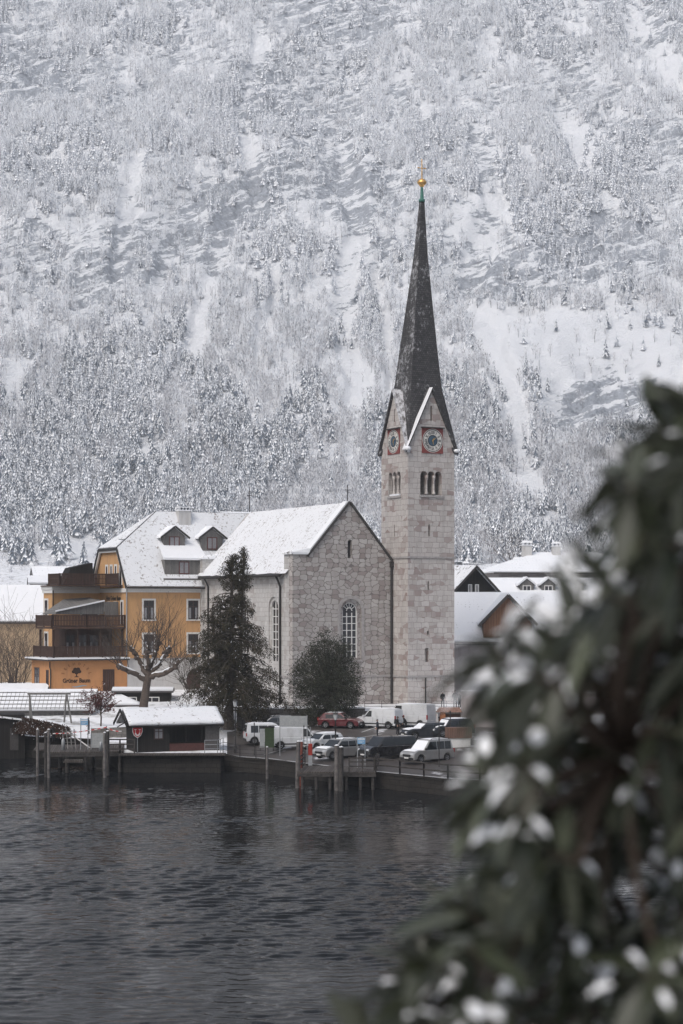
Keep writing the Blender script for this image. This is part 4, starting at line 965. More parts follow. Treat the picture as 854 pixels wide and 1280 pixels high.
h = house('black_timber_house', 'black timber house with white windows peeping out beside the tower', 'house', 557, D, 7.6, 10, 4, Z(748,D), Z(708,D), 22, M['dark_wood'], M['snow_patchy'], axis='y', ov=.6, wins=((3.2,15.9,.5,1.3),(4.1,15.9,.5,1.3)))
D = 214
h = house('terrace_house', 'near house with speckled snowy roof and a brown gable beside the tower', 'house', 566, D, 30, 11, 3, Z(801,D)+.2, Z(744,D+5.5), 3, M['grey_plaster'], M['snow_tile'], ov=.6, wins=tuple((x,z,1.1,1.5) for x in (9.5,12.5,15.5,18.5,21.5,24.5,27.5) for z in (8.0,)), chim=((20,4.0,14.5,17.2,1.0),))
m = MB(); gx = (633-566)/11.0
m.prism([(gx-2.7,Z(797,D)),(gx+2.7,Z(797,D)),(gx+2.7,Z(780,D)),(gx,Z(746,D)),(gx-2.7,Z(780,D))], 'y', -.6, 5); cg = m.build('cross_gable', wood_mat('russet_boards', (.17,.085,.05), (.21,.11,.065), .3), h)
m = MB()
for s in (-1,1): m.hexa([(gx,-1.1,Z(744,D)),(gx+s*3.2,-1.1,Z(781,D)),(gx+s*3.2,5.4,Z(781,D)),(gx,5.4,Z(744,D)),(gx,-1.1,Z(744,D)+.25),(gx+s*3.2,-1.1,Z(781,D)+.25),(gx+s*3.2,5.4,Z(781,D)+.25),(gx,5.4,Z(744,D)+.25)])
rg = m.build('gable_roof', M['snow_tile'], h)
m = MB()
for s in (-1,1): m.bar((gx,-1.13,Z(744,D)),(gx+s*3.25,-1.13,Z(781,D)-.03),.08,.3)
m.build('barge_board', M['dark_trim'], rg)
house('brown_gabled_house', 'house with a brown timber gable half hidden by the evergreen', 'house', 735, 222, 8, 10, 3, Z(775,222), Z(745,222), 8, M['brown_wood'], M['snow_tile'], axis='y', ov=.6)
# left, behind and beside the hotel
D = 236
house('yellow_barn', 'ochre building with wide metal snow roof at the left edge of the village', 'house', -60, D, 10.6, 10, 4, Z(774,D), Z(733,D+5), 4, M['beige'], M['snow'], ov=.5)
D = 248
house('pale_annexe', 'small snowy mansard building tucked between ochre barn and hotel', 'house', 36, D, 6, 8, 4, Z(770,D), Z(739,D+4), 6, M['white_plaster'], M['snow'], ov=.4)
D = 268
house('rear_house', 'house behind the hotel showing only its broad snowy roof', 'house', 46, D, 9.5, 8, 4, Z(727,D), Z(711,D+4), 14, M['grey_wood'], M['snow_tile'], ov=.4)
D = 256
house('low_rear_house', 'lower house with plain snowy roof behind the top balcony of the hotel', 'house', 38, D, 5, 7, 4, Z(731,D), Z(723,D+3), 10, M['grey_wood'], M['snow'], ov=.3)
# the far building whose grey end shows over the hotel ridge
house('far_grey_house', 'grey shuttered building peeping over the hotel ridge next to the nave roof', 'house', 286, 246, 6, 6, 4, Z(648,246), Z(642,246), 20, M['grey_wood'], M['snow'], ov=.2)
# lakeside roofs before the hotel
D = 198
h = house('lakeside_pavilion', 'long low wooden pavilion with striped snowy roof before the hotel', 'pavilion', -40, D, 12.6, 8, 2.2, Z(887,D), Z(864,D+4), 3, M['grey_wood'], M['snow'], ov=.4)
m = MB(); ze_, zr_ = Z(887,D), Z(864,D+4); sl = (zr_-ze_)/4
for k in range(5): y_ = -.2+k*.85; m.bar((-.4,y_,ze_+y_*sl+.26),(13,y_,ze_+y_*sl+.26),.16,.05)
for k in range(30): x_ = -.3+k*.44; m.bar((x_,-.42,ze_-.4*sl+.215),(x_,3.4,ze_+3.4*sl+.215),.04,.02)
m.build('roof_rib', M['grey_wood'], h)
house('garden_shed', 'small shed with hipped snowy roof below the hotel sign', 'shed', 108, 203, 5.2, 5, 2.2, Z(880,203), Z(867,205.5), 2, M['dark_wood'], M['snow'], ov=.4, hip=2.2)
house('flat_shed', 'dark flat shed under snow behind the pollarded tree', 'shed', 143, 205, 6.0, 3, 3.0, Z(864,205), Z(861,206.5), 3, M['dark_wood'], M['snow'], ov=.25, wins=((1.6,4.3,1.6,.6),(4,4.3,1.6,.6)))
house('white_porch_roof', 'flat snow-covered roof at the left edge beside the hotel annex', 'shed', -20, 209, 6.6, 4, 3.4, Z(863,209), Z(857,210), 2, M['dark_wood'], M['snow'], ov=.3)
# ================================================================== TREES AND HEDGES
def leaves(name, C, Dr, L, Wd, mats, midx, parent=None, fold=.25):
    """many small leaf blades: C centres, Dr directions (n,3), L lengths, Wd widths"""
    n = len(C); Dr = Dr/np.linalg.norm(Dr, axis=1)[:,None]; rv = rng.normal(size=(n,3)); S = np.cross(Dr, rv); S /= np.linalg.norm(S, axis=1)[:,None]
    N_ = np.cross(Dr, S); L = np.broadcast_to(L, n)[:,None]; Wd = np.broadcast_to(Wd, n)[:,None]
    a = C; b = C+Dr*L*.5+S*Wd*.5+N_*Wd*fold; c = C+Dr*L; d = C+Dr*L*.5-S*Wd*.5+N_*Wd*fold
    V = np.stack([a,b,c,d], 1).reshape(-1,3); Fc = np.arange(4*n).reshape(n,4)
    o = raw_mesh(name, V, Fc, mats, midx)
    if parent: o.parent = parent
    return o
def lmat(name, col, rough=.6, var=.35):
    t = NT(name); g = t.N('NewGeometry'); t.color(t.ramp(g.outputs['Random Per Island'], [(0, tuple(q*(1-var) for q in col)), (1, tuple(q*(1+var) for q in col))])); t.b.inputs['Roughness'].default_value = rough; return t.m
M['yew'] = lmat('dark_evergreen_sprays', (.034,.030,.017), .8); M['yewb'] = lmat('brown_sprays', (.055,.042,.024), .8)
M['holly'] = lmat('glossy_dark_leaves', (.030,.033,.019), .45); M['hollyl'] = lmat('paler_leaves', (.075,.08,.055), .5)  # second tone: paler grey-green leaves mixed into some clumps
M['redleaf'] = lmat('withered_red_leaves', (.10,.032,.028), .8); M['hedgeleaf'] = lmat('brown_hedge_leaves', (.055,.032,.022), .9)
M['twig'] = simple('bare_twig_bark', (.085,.066,.055), .9)
def ev_tree():
    p = G(284, 905); base = Vector((X(286,186),186,p.z-.1)); k = F/186; Ht = (905-680)/k
    root = empty('evergreen_tree', base, 0, 'tall dark drooping evergreen with ragged outline in front of the church nave', 'tree')
    m = MB()
    m.tube([(0,0,-.3),(.05,0,2),(.2,0,6),(.25,.1,11),(.35,0,Ht-1.2)], [.55,.42,.30,.2,.05], 8)
    m.tube([(.1,0,2.2),(1.0,.1,5),(1.3,0,10),(1.45,0,Ht-.3)], [.3,.24,.16,.04], 7); m.tube([(0,0,1.6),(-.9,.1,4.5),(-1.5,.1,8.5),(-1.6,0,11.8)], [.26,.2,.12,.04], 7)
    C=[];Dd=[];Ls=[];Mi=[]
    hh=[.8,2,4,6,8,9.3,11,13,15,16.6,Ht]; rr=[4.2,6.4,6.2,5.4,4.7,3.7,3.0,2.1,1.15,.5,.15]
    stems = [((.1,0),(.35,0),1.0,Ht-.8,1.0),((.6,.05),(1.45,0),2.5,Ht,.8),((-.5,.1),(-1.6,0),2.5,12.2,.8)]
    for i in range(430):
        s = stems[random.choice((0,0,0,1,1,2))]; h = s[2]+(s[3]-s[2])*random.random()**1.02
        f = (h-s[2])/(s[3]-s[2]); x0 = s[0][0]+(s[1][0]-s[0][0])*f
        a = random.uniform(0,6.283); L = float(np.interp(h,hh,rr))*random.uniform(.30,1.08)*(1.0 if s is stems[0] else .72)
        d = Vector((math.cos(a), math.sin(a), 0)); up = random.uniform(-.05,.30); dr = random.uniform(.25,.55)
        if h > 13: up += .7; dr *= .4
        pts = [Vector((x0,0,h))+d*L*t+Vector((0,0,L*(up*t-dr*t*t))) for t in (0,.3,.6,1)]
        m.tube(pts, [.07,.05,.03,.012], 4)
        n = int(4+L*4.6)
        for q in range(n):
            t = .22+.80*random.random()**.8; pp = Vector((x0,0,h))+d*L*t+Vector((0,0,L*(up*t-dr*t*t)))+Vector((random.gauss(0,.16),random.gauss(0,.16),random.gauss(0,.08)))
            nn = random.randint(6,12); Lh = random.uniform(.25,.85); br = random.random() < .16
            for j in range(nn):
                z = -Lh*j/nn; C.append(pp+Vector((random.gauss(0,.09),random.gauss(0,.09),z+random.gauss(0,.03)))); v = Vector((random.gauss(0,.7),random.gauss(0,.7),-random.uniform(.3,1.2))); Dd.append(v); Ls.append(random.uniform(.13,.30)); Mi.append(1 if br else 0)
    m.build('trunk', M['bark'], root)
    C=np.array(C);Dd=np.array(Dd);Mi=np.array(Mi)
    snow = rng.random(len(C)) < .005; Mi[snow] = 2
    leaves('crown', C, Dd, np.array(Ls), rng.uniform(.05,.10,len(C)), [M['yew'],M['yewb'],M['f_snow']], Mi, root)
ev_tree()
def round_tree():
    base = Vector((X(411,187.6),187.6,2.75)); k = F/187.6
    root = empty('round_evergreen', base, 0, 'round dense dark evergreen bush-tree below the arched gable window', 'tree')
    m = MB(); m.tube([(0,0,-.3),(.05,0,1.4),(0,0,3.2),(.1,0,6.5)], [.3,.26,.2,.05], 8)
    cz = 4.3; rx = 3.6; rzz = 4.8; C=[];Dd=[];Mi=[];Ls=[]
    for i in range(1000):
        a = random.uniform(0,6.283); u = random.uniform(-1,1); r0 = random.random()**.36; st = math.sqrt(1-u*u)
        lump = 1+.30*mnoise.noise(Vector((math.cos(a)*1.6,math.sin(a)*1.6,u*2.2)))
        wz = .9 if u < 0 else 1.0
        c = Vector((rx*st*math.cos(a), rx*st*math.sin(a), 0))*r0*lump*(1 if u < 0 else (1-.22*u)); c.z = cz+rzz*u*r0*lump*wz
        if i % 6 == 0: m.tube([Vector((0,0,random.uniform(1.2,4))), c*.5+Vector((0,0,2)), c], [.08,.05,.015], 4)
        pale = random.random() < .22
        for j in range(34):
            o = Vector((random.gauss(0,.28),random.gauss(0,.28),random.gauss(0,.22))); C.append(c+o); v = (c-Vector((0,0,cz))).normalized()*.6+Vector((random.gauss(0,.6),random.gauss(0,.6),random.gauss(0,.5)-.1)); Dd.append(v); Mi.append(1 if (pale and random.random()<.45) or random.random()<.04 else 0); Ls.append(random.uniform(.10,.20))
    m.build('trunk', M['bark'], root)
    leaves('crown', np.array(C), np.array(Dd), np.array(Ls), rng.uniform(.06,.11,len(C)), [M['holly'],M['hollyl']], np.array(Mi), root)
round_tree()
def grow(m, p, d, L, r, depth, tips, spread=.55, n=6, up=.12, rmin=.012):
    pts=[p]; rr=[r]; q=p; dd=d
    for i in range(n):
        dd = (dd+Vector((random.gauss(0,.13),random.gauss(0,.13),random.gauss(0,.10)+up*.5))).normalized(); q = q+dd*L/n; pts.append(q); rr.append(max(rmin, r*(1-.62*(i+1)/n)))
        if depth and i >= 1 and random.random() < .75:
            for _ in range(random.choice((1,1,2))):
                s = Vector((random.gauss(0,1),random.gauss(0,1),random.gauss(0,.6)+.25)).normalized()
                grow(m, q, (dd*(1-spread)+s*spread).normalized(), L*random.uniform(.45,.75), rr[-1]*.62, depth-1, tips, spread, max(3,n-1), up, rmin)
    m.tube(pts, rr, 6 if r > .08 else (4 if r > .03 else 3), cap=False); tips.append((q, dd))
def pollard():
    D = 197; base = Vector((X(178,D),D,Z(892,D)-.3)); root = empty('pollarded_tree', base, 0, 'bare pollarded tree with knobbly snow-capped limbs and thin twigs before the hotel', 'tree')
    m = MB(); k = F/D; tips=[]
    def q(px,py,dy=0): return Vector(((px-178)/k, dy, (892-py)/k))
    m.tube([q(178,895),q(180,875),q(183,855),q(186,838)], [.55,.45,.40,.36], 9)
    limbs = [[q(186,840),q(176,828,.3),q(168,815,.5),q(163,806,.6)],[q(186,838),q(184,820,-.4),q(186,805,-.8)],[q(186,840),q(198,828,.2),q(206,815,.3),q(212,806,.2)],[q(183,850),q(170,838,-.5),q(156,832,-.9),q(149,828,-1)],[q(187,842),q(204,838,-.6),q(218,832,-.9),q(226,822,-1.1)],[q(185,838),q(192,818,.8),q(196,800,1.2)]]
    sn = MB()
    for L in limbs:
        rad = [.27,.22,.19,.17] if len(L) == 4 else [.25,.2,.17]; P2 = []; R2 = []
        for i in range(len(L)-1):
            for j in range(4): P2.append(L[i].lerp(L[i+1], j/4)+(Vector((random.gauss(0,.09),random.gauss(0,.09),random.gauss(0,.07))) if i+j else Vector())); R2.append((rad[i]+(rad[i+1]-rad[i])*j/4)*random.uniform(.8,1.25))
        m.tube(P2+[L[-1]], R2+[rad[-1]*1.4], 8)
        for (a,b) in zip(L[:-1],L[1:]): sn.tube([a+Vector((0,0,.2)),(a+b)/2+Vector((0,0,.24)),b+Vector((0,0,.19))],[.10,.12,.09],5)
        for j in range(15):
            t = random.random()**.35; i = min(len(L)-2, int(t*(len(L)-1))); f = t*(len(L)-1)-i; p = L[i].lerp(L[i+1], f)
            if j < 6: m.lathe([(0,-.22),(.28,-.05),(.22,.14),(0,.25)], p+Vector((random.gauss(0,.1),random.gauss(0,.1),0)), 7)
            d = Vector((random.gauss(0,.55)+(p.x-.6)*.12, random.gauss(0,.5), random.uniform(.45,1.2))).normalized()
            grow(m, p, d, random.uniform(2.0,4.3), .04, 1, tips, .4, 6, .10, .011)
    m.build('trunk', M['twig'], root); sn.build('limb_snow', M['snow'], root)
pollard()
def bare_shrub(px, py, D, h, wd, label, mat=None, n=16, name='bare_shrub'):
    base = Vector((X(px,D),D,Z(py,D))); root = empty(name, base, 0, label, 'shrub', 'bare shrubs round the village'); m = MB(); tips=[]
    for i in range(n):
        a = random.uniform(0,6.283); d = Vector((math.cos(a)*wd/h, math.sin(a)*wd/h, 1)).normalized(); grow(m, Vector((random.gauss(0,.2),random.gauss(0,.2),-.3)), d, h*random.uniform(.6,1.05), .045, 2, tips, .5, 5, .1, .012)
    m.build('stems', mat or M['twig'], root)
for a in ((6,868,216,5.0,2.4,'bare brown shrub at the left edge beside the ochre barn'),(24,866,218,5.6,2.6,'tall bare shrub between ochre barn and hotel annex'),(16,852,224,6.5,3.0,'highest bare shrub against the ochre barn wall'),(236,862,206,4.5,2.5,'bare shrub beside the hotel ground floor arch'),(640,708,330,6,4,'bare reddish bush behind the roofs right of the tower')): bare_shrub(*a)
def red_tree():
    D = 190; base = Vector((X(126,D),D,Z(908,D)-.1)); root = empty('small_red_tree', base, 0, 'small tree keeping withered dark red leaves near the pier', 'tree'); m = MB(); tips=[]
    m.tube([(0,0,-.2),(.05,0,1.0),(0,0,1.4)],[.09,.08,.07],6)
    for i in range(15):
        a = i*2.4; d = Vector((math.cos(a)*.7,math.sin(a)*.7,random.uniform(.25,1.2))).normalized(); grow(m, Vector((0,0,random.uniform(.9,2.2))), d, random.uniform(1.0,1.9), .035, 2, tips, .5, 5, .06)
    m.tube([(0,0,1.3),(.1,0,3.3)],[.06,.02],5); m.build('trunk', M['twig'], root)
    C=[];Dd=[]
    for (q,dd) in tips:
        for j in range(9): C.append(q-dd*random.uniform(0,.5)+Vector((random.gauss(0,.07),)*3)); Dd.append(Vector((random.gauss(0,1),random.gauss(0,1),-.6)))
    leaves('crown', np.array([tuple(c) for c in C]), np.array([tuple(c) for c in Dd]), .16, .09, [M['redleaf'],M['f_snow']], (rng.random(len(C))<.04).astype(int), root)
red_tree()
def hedge():
    a = Vector((X(-12,186),186,Z(913,186))); b = Vector((X(84,181),181,Z(922,181))); d=(b-a); L=d.length; d/=L; sd=Vector((-d.y,d.x,0)).normalized()
    root = empty('hedge', a, 0, 'long clipped brown hedge leading down to the pier', 'hedge'); n=9000; t=rng.random(n)*L; 
    hgt = 1.55-.6*(t/L)**2; u = rng.uniform(-1,1,n); ph = rng.uniform(0,math.pi,n)
    C = np.array([tuple(d*tt+sd*(math.cos(p_)*.75*uu_)+Vector((0,0,hh_*abs(math.sin(p_))*1.0))) for tt,p_,uu_,hh_ in zip(t,ph,np.where(rng.random(n)<.8,1,rng.random(n)),hgt)])+rng.normal(0,.05,(n,3))
    leaves('foliage', C, rng.normal(size=(n,3)), .16, .10, [M['hedgeleaf'],M['f_snow']], (rng.random(n)<.05).astype(int), root)
    m = MB(); m.hexa([tuple(Vector(p)) for p in [(-sd*.55),(d*L-sd*.5),(d*L+sd*.5),(sd*.55),(-sd*.45+Vector((0,0,1.4))),(d*L-sd*.4+Vector((0,0,.8))),(d*L+sd*.4+Vector((0,0,.8))),(sd*.45+Vector((0,0,1.4)))]]); m.build('stems', M['hedgeleaf'], root)
hedge()
# single spruces standing at the lower edge of the mountain wood
def edge_spruces():
    first = None; T = [conifer_t(90+i, 9, 9, .17, .42) for i in range(3)]; me = []
    for i, (V,Fc,Mi) in enumerate(T):
        o = raw_mesh('snowy_spruce', V, Fc, [M['f_snow'],M['f_dark'],M['f_twig']], Mi); me.append(o.data); bpy.data.objects.remove(o)
    for i in range(26):
        px = random.uniform(2,170) if i < 18 else random.uniform(540,850); D = random.uniform(955,1010); z = float(np.interp(D,[900,985,1050],[26,38,44]))-.6
        o = bpy.data.objects.new('snowy_spruce', me[i%3]); COL.objects.link(o); s = random.uniform(11,19); o.scale=(s,s,s); o.location=(X(px,D),D,z); o.rotation_euler.z=random.uniform(0,6)
        tag(o, 'snow-dusted spruce standing at the lower edge of the mountain wood', 'tree', 'spruces at the lower edge of the wood')
edge_spruces()

# ================================================================== QUAY FURNITURE
def wall_run(name, label, pts, h, th, mat, snow=.12, cat='wall'):
    """retaining wall through ground points, snow on top"""
    root = empty(name, pts[0], 0, label, cat); o = Vector(pts[0]); m = MB(); s = MB()
    for a, b in zip(pts[:-1], pts[1:]):
        a = Vector(a)-o; b = Vector(b)-o; d = (b-a); d.z = 0; d.normalize(); n = Vector((-d.y,d.x,0))*th/2
        m.hexa([a-n-Vector((0,0,1.0)),b-n-Vector((0,0,1.0)),b+n-Vector((0,0,1.0)),a+n-Vector((0,0,1.0)),a-n+Vector((0,0,h)),b-n+Vector((0,0,h)),b+n+Vector((0,0,h)),a+n+Vector((0,0,h))])
        if snow: n2 = n*1.15; s.hexa([a-n2+Vector((0,0,h+.002)),b-n2+Vector((0,0,h+.002)),b+n2+Vector((0,0,h+.002)),a+n2+Vector((0,0,h+.002)),a-n+Vector((0,0,h+snow)),b-n+Vector((0,0,h+snow)),b+n+Vector((0,0,h+snow)),a+n+Vector((0,0,h+snow))])
    m.build('masonry', mat, root)
    if snow: s.build('snow_cap', M['snow'], root)
    return root
wall_run('retaining_wall', 'snow-topped stone retaining wall between car park and church', [(X(296,188.7),188.7,2.7),(X(400,188.7),188.7,2.75),(X(456,188.7),188.7,2.8)], 1.75, .5, M['wall_stone'])
wall_run('terrace_wall', 'low stone wall under the church terrace railing', [(X(456,188.9),188.9,2.8),(X(578,188.9),188.9,2.8)], 1.45, .5, M['wall_stone'], 0)
wall_run('grey_boundary_wall', 'tall plain grey wall right of the terrace stairs', [(X(577,187.5),187.5,2.7),(X(700,184),184,2.7),(X(860,180),180,2.7)], 3.6, .5, M['grey_plaster'], .06)
wall_run('garden_wall', 'low dark garden wall capped with snow behind the pier', [(X(114,183.5),183.5,1.9),(X(152,184),184,2.0),(X(240,186),186,2.1)], 1.0, .4, M['wall_stone'], .14)
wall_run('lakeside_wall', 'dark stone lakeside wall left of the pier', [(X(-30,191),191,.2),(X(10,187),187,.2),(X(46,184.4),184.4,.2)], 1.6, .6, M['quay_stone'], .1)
def railing(name, label, pts, h=1.0, mat=None, rails=3, step=2.0, r=.035, square=False, cat='railing'):
    root = empty(name, pts[0], 0, label, cat); o = Vector(pts[0]); m = MB()
    for a, b in zip(pts[:-1], pts[1:]):
        a = Vector(a)-o; b = Vector(b)-o; L = (b-a).length
        for k in range(rails): zz = Vector((0,0,h*(1-k/(rails)) )); (m.bar(a+zz,b+zz,.05,.12) if square else m.tube([a+zz,b+zz],r*.8,5))
        n = max(1,int(L/step))
        for i in range(n+1):
            p = a.lerp(b,i/n); pm = MB(); 
            if square: pm.box(-.06,.06,-.06,.06,-.1,h+.06)
            else: pm.tube([(0,0,-.1),(0,0,h+.02)],r,6)
            po = pm.build('post', mat or M['iron'], root); po.location = p + Vector((0,.05,0))
    m.build('rail', mat or M['iron'], root); return root
def E(px, t=.25, dz=0): D = edge(px)+t; return (X(px,D), D, land(px,D)+dz)
railing('quay_railing', 'dark wooden railing along the quay edge before the silver car', [E(p) for p in (468,500,530,560,600,660)], 1.05, M['pile'], 2, 2.0, square=True)
railing('metal_railing', 'thin metal railing along the quay beside the kiosk', [E(p) for p in (279,300,320,332)], 1.0, M['iron'], 3, 1.6)
railing('steel_railing', 'steel railing at the right end of the boat hut', [(X(256,168.4),168.4,1.65),(X(272,168.6),168.6,1.65),(X(279,171.5),171.5,1.65)], 1.15, M['steel'], 3, 1.2)
railing('terrace_railing', 'dark iron railing on the church terrace in front of the tower', [(X(456,188.9),188.9,4.2),(X(520,188.9),188.9,4.2),(X(577,188.9),188.9,4.2)], 1.05, M['iron'], 4, 1.3, .03)
# --- piers
def planks(m, x0, x1, y0, y1, z, th=.12, n=None):
    n = n or int((x1-x0)/.22); w_ = (x1-x0)/n
    for i in range(n): m.box(x0+i*w_+.012, x0+(i+1)*w_-.012, y0, y1, z-th, z+random.uniform(-.008,.008))
def pier_left():
    root = empty('boat_pier', (X(55,168),168,0), R(6), 'wooden landing stage on piles left of the boat hut', 'pier')
    x1 = (152-55)/F*172
    m = MB(); planks(m, 0, x1, 0, 9.0, 1.8); m.build('deck', M['deck_wood'], root)
    m = MB(); m.box(-.1,x1+.1,-.12,.08,1.38,1.66); m.box(-.1,x1+.1,8.6,8.8,1.38,1.66); m.build('beam', M['pile'], root)
    m = MB(); planks(m, 1.8, 3.4, -1.2, -.15, 1.15); m.box(1.7,3.5,-1.25,-1.15,.95,1.04); m.build('lower_step', M['deck_wood'], root)
    for (x,y) in ((.3,.1),(2.0,.1),(3.6,.1),(5.2,.1),(6.6,.1),(1.2,4.5),(4.2,4.5),(6.6,4.5)):
        m = MB(); m.tube([(x,y,-2.5),(x,y,1.6)],.16,7); m.build('pile', M['pile'], root)
    m = MB(); planks(m, -1.1, 0, 3.5, 12.5, 1.75); m.build('gangway', M['deck_wood'], root)
    return root
pier_left()
def pier_mid():
    root = empty('landing_stage', (X(372,152.5),152.5,0), R(-4), 'small wooden landing stage on piles in front of the parked cars', 'pier')
    L = 6.2; m = MB(); planks(m, 0, L, 0, 6.0, 1.40); m.build('deck', M['deck_wood'], root)
    m = MB(); m.box(-.05,L+.05,-.1,.08,1.02,1.26); m.build('beam', M['pile'], root)
    for x in (.4,1.5,2.6,3.9,5.0,6.0):
        m = MB(); m.tube([(x,.12,-2.5),(x,.12,1.25)],.14,7); m.build('pile', M['pile'], root)
    for (xa,xb,ya,yb) in ((4.1,L,.05,.05),(L,L,.05,4.0),(.1,.1,1.0,5.5)):
        m = MB()
        for zz in (1.85,2.2,2.5): m.bar((xa,ya,zz),(xb,yb,zz),.05,.1)
        for t in (0,.5,1): m.bar((xa+(xb-xa)*t,ya+(yb-ya)*t+.06,1.35),(xa+(xb-xa)*t,ya+(yb-ya)*t+.06,2.6),.1,.1)
        m.build('railing', M['pile'], root)
pier_mid()
def mooring(px, yt, yb, r, label, mat=None, lean=0, snow=True):
    D = H*F/(yb-HY); zt = Z(yt, D); root = empty('mooring_pile', (X(px,D),D,0), 0, label, 'mooring pile', 'mooring piles along the quay')
    m = MB(); m.tube([(0,0,-2.5),(lean*.3,0,zt*.5),(lean,0,zt)],[r*1.05,r,r*.95],9); m.build('shaft', mat or M['pile'], root)
    if snow: m = MB(); m.lathe([(0,zt+.09),(r*.7,zt+.06),(r*.98,zt+.004),(0,zt+.002)],(lean,0,0),9); m.build('snow_cap', M['snow'], root)
pl = simple('weathered_pale_pile', (.12,.11,.105), .7, var=.55, scale=2.2); rd = simple('rusty_red_pile', (.16,.045,.03), .7, var=.4)
for a in ((47,912,970,.13,'leftmost slim mooring pile at the outer corner of the left pier',pl),(57,916,971,.12,'darker mooring pile paired with a paler one on the left pier',M['pile']),(61,912,972,.13,'paler mooring pile of the pair on the left pier',pl),(131,916,972,.13,'pale mooring pile left of the boat hut railing',pl),
          (134.5,914,969,.16,'thick dark mooring pile left of the boat hut railing',M['pile']),(334,934,973,.11,'thin mooring pile standing before the green kiosk',pl),(371.5,927,985,.17,'silvery mooring pile next to a rusty one at the landing stage',pl,.12),(375.5,927,982,.14,'rusty red mooring pile beside a silvery one',rd,.1),
          (421,932,988,.2,'thick pale mooring pile in the middle of the landing stage',pl),(426.5,934,989,.2,'thick dark mooring pile touching the pale one at the landing stage',M['pile'])): mooring(*a)
# --- boat hut
def hut():
    D = 169.6; root = empty('boat_hut', (X(171,D),D,0), R(21), 'dark wooden boat hut with snowy roof and red shield sign on the quay', 'hut')
    W_, Dp = 7.6, 3.6; z0, ze, zr_ = 1.62, 4.30, 5.30
    m = MB(); m.prism([(0,z0),(Dp,z0),(Dp,ze),(Dp/2,zr_-.12),(0,ze)], 'x', 0, W_); wl = m.build('wall', M['dark_wood'], root)
    cut(wl, MB().box(3.0,W_-1.3,-.5,1.1,z0+.75,ze-.15))
    m = MB(); m.box(3.0,W_-1.3,-.06,-.005,z0+.05,z0+.72); m.build('counter_front', simple('red_brown_boards',(.07,.028,.024),.8), root)
    m = MB(); m.box(W_-1.28,W_+.02,-.06,-.003,z0,ze-.1); m.build('grey_panel', simple('dull_grey_boards',(.085,.08,.078),.85), root)
    for x in (4.55,6.0): m = MB(); m.box(x-.06,x+.06,.02,.14,z0+.76,ze-.16); m.build('post', M['dark_wood'], root)
    f = window(root, lambda u,o_,v: (2.0+u,-o_,2.75+v), .85, 1.0, M['dark_frame'], M['curtain'], cross=True)
    m = MB()
    for s in (0,1):
        ye = -.55 if s == 0 else Dp+.55; e = ze-.55*(zr_-ze)/(Dp/2); n = 30; k = 7; V = []
        for i in range(n+1):
            for j in range(k+1):
                f = j/k; x = -.8+(W_+1.1)*i/n; q = (.10*mnoise.noise(Vector((x*1.3,s,2)))+.05*mnoise.noise(Vector((x*4,s,5)))) if j == k else 0
                V.append((x, Dp/2+(ye-Dp/2)*f+(q if s else -q), zr_+(e-zr_)*f+.22+.05*mnoise.noise(Vector((x*.8,f*3,s)))-(.06 if j == k else 0)))
        m.add(V, [(i*(k+1)+j,(i+1)*(k+1)+j,(i+1)*(k+1)+j+1,i*(k+1)+j+1) for i in range(n) for j in range(k)], True)
    rf = m.build('roof', M['snow_roof'], root); q_ = rf.modifiers.new('s','SOLIDIFY'); q_.thickness = .2; q_.offset = -1
    m = MB()
    for s in (-.58,Dp+.58): m.bar((-1.04,s,ze-.34),(-1.04,Dp/2,zr_+.02),.07,.26)
    m.bar((-1.0,-.58,ze-.36),(W_+.3,-.58,ze-.36),.06,.16); m.build('barge_board', M['dark_wood'], rf)
    for s in (.2,Dp-.2): m = MB(); m.bar((-.9,s,ze-.6),(0,s,ze-.1),.08,.08); m.build('bracket', M['dark_wood'], root)
    # round red shield sign with a white mark, on the lake-side corner
    rdm = simple('red_enamel', (.45,.02,.025), .4, var=.05); wh = M['white_paint']
    def shield(s, y): return [(-.0+u*s*.84, y, 3.5+v*s*.84) for (u,v) in ((-.5,.38),(-.25,.43),(0,.56),(.25,.43),(.5,.38),(.47,-.05),(.33,-.38),(0,-.62),(-.33,-.38),(-.47,-.05))]
    m = MB(); a = shield(1.12,-.28); b = shield(1.12,-.2); m.add(a+b,[tuple(range(10)),tuple(range(19,9,-1))]+[(i,(i+1)%10,(i+1)%10+10,i+10) for i in range(10)]); sg = m.build('shield_sign', wh, root)
    m = MB(); m.add(shield(1.0,-.287),[tuple(range(10))]); m.build('shield_field', rdm, sg)
    m = MB(); pts=[(-.2,.22),(-.2,-.08),(-.13,-.24),(0,-.30),(.13,-.24),(.2,-.08),(.2,.22)]
    for (p,q) in zip(pts[:-1],pts[1:]): m.bar((p[0],-.30,3.45+p[1]),(q[0],-.30,3.45+q[1]),.02,.13)
    m.bar((-.3,-.301,3.68),(-.1,-.301,3.68),.02,.05); m.bar((.3,-.301,3.68),(.1,-.301,3.68),.02,.05); m.build('emblem', wh, sg)
    m = MB(); m.bar((0,-.2,3.7),(0,.05,3.7),.05,.05); m.build('sign_bracket', M['iron'], sg)
    m = MB(); m.tube([(.04,-.12,ze-.4),(.04,-.12,1.7)],.03,5); m.build('downpipe', M['steel'], root)
hut()
m_ = MB(); planks(m_, 0, 9.3, 0, 1.6, 1.66); o_ = tag(m_.build('walkway', M['deck_wood'], None, (X(148,167.3),167.3,0)), 'plank walkway running along the front of the boat hut', 'walkway')
railing('hut_railing', 'brown wooden railing at the left side of the boat hut', [(X(136,167.8),167.8,1.66),(X(150,167.8),167.8,1.66),(X(168,167.8),167.8,1.66)], 1.25, M['pile'], 3, 1.1, square=True)
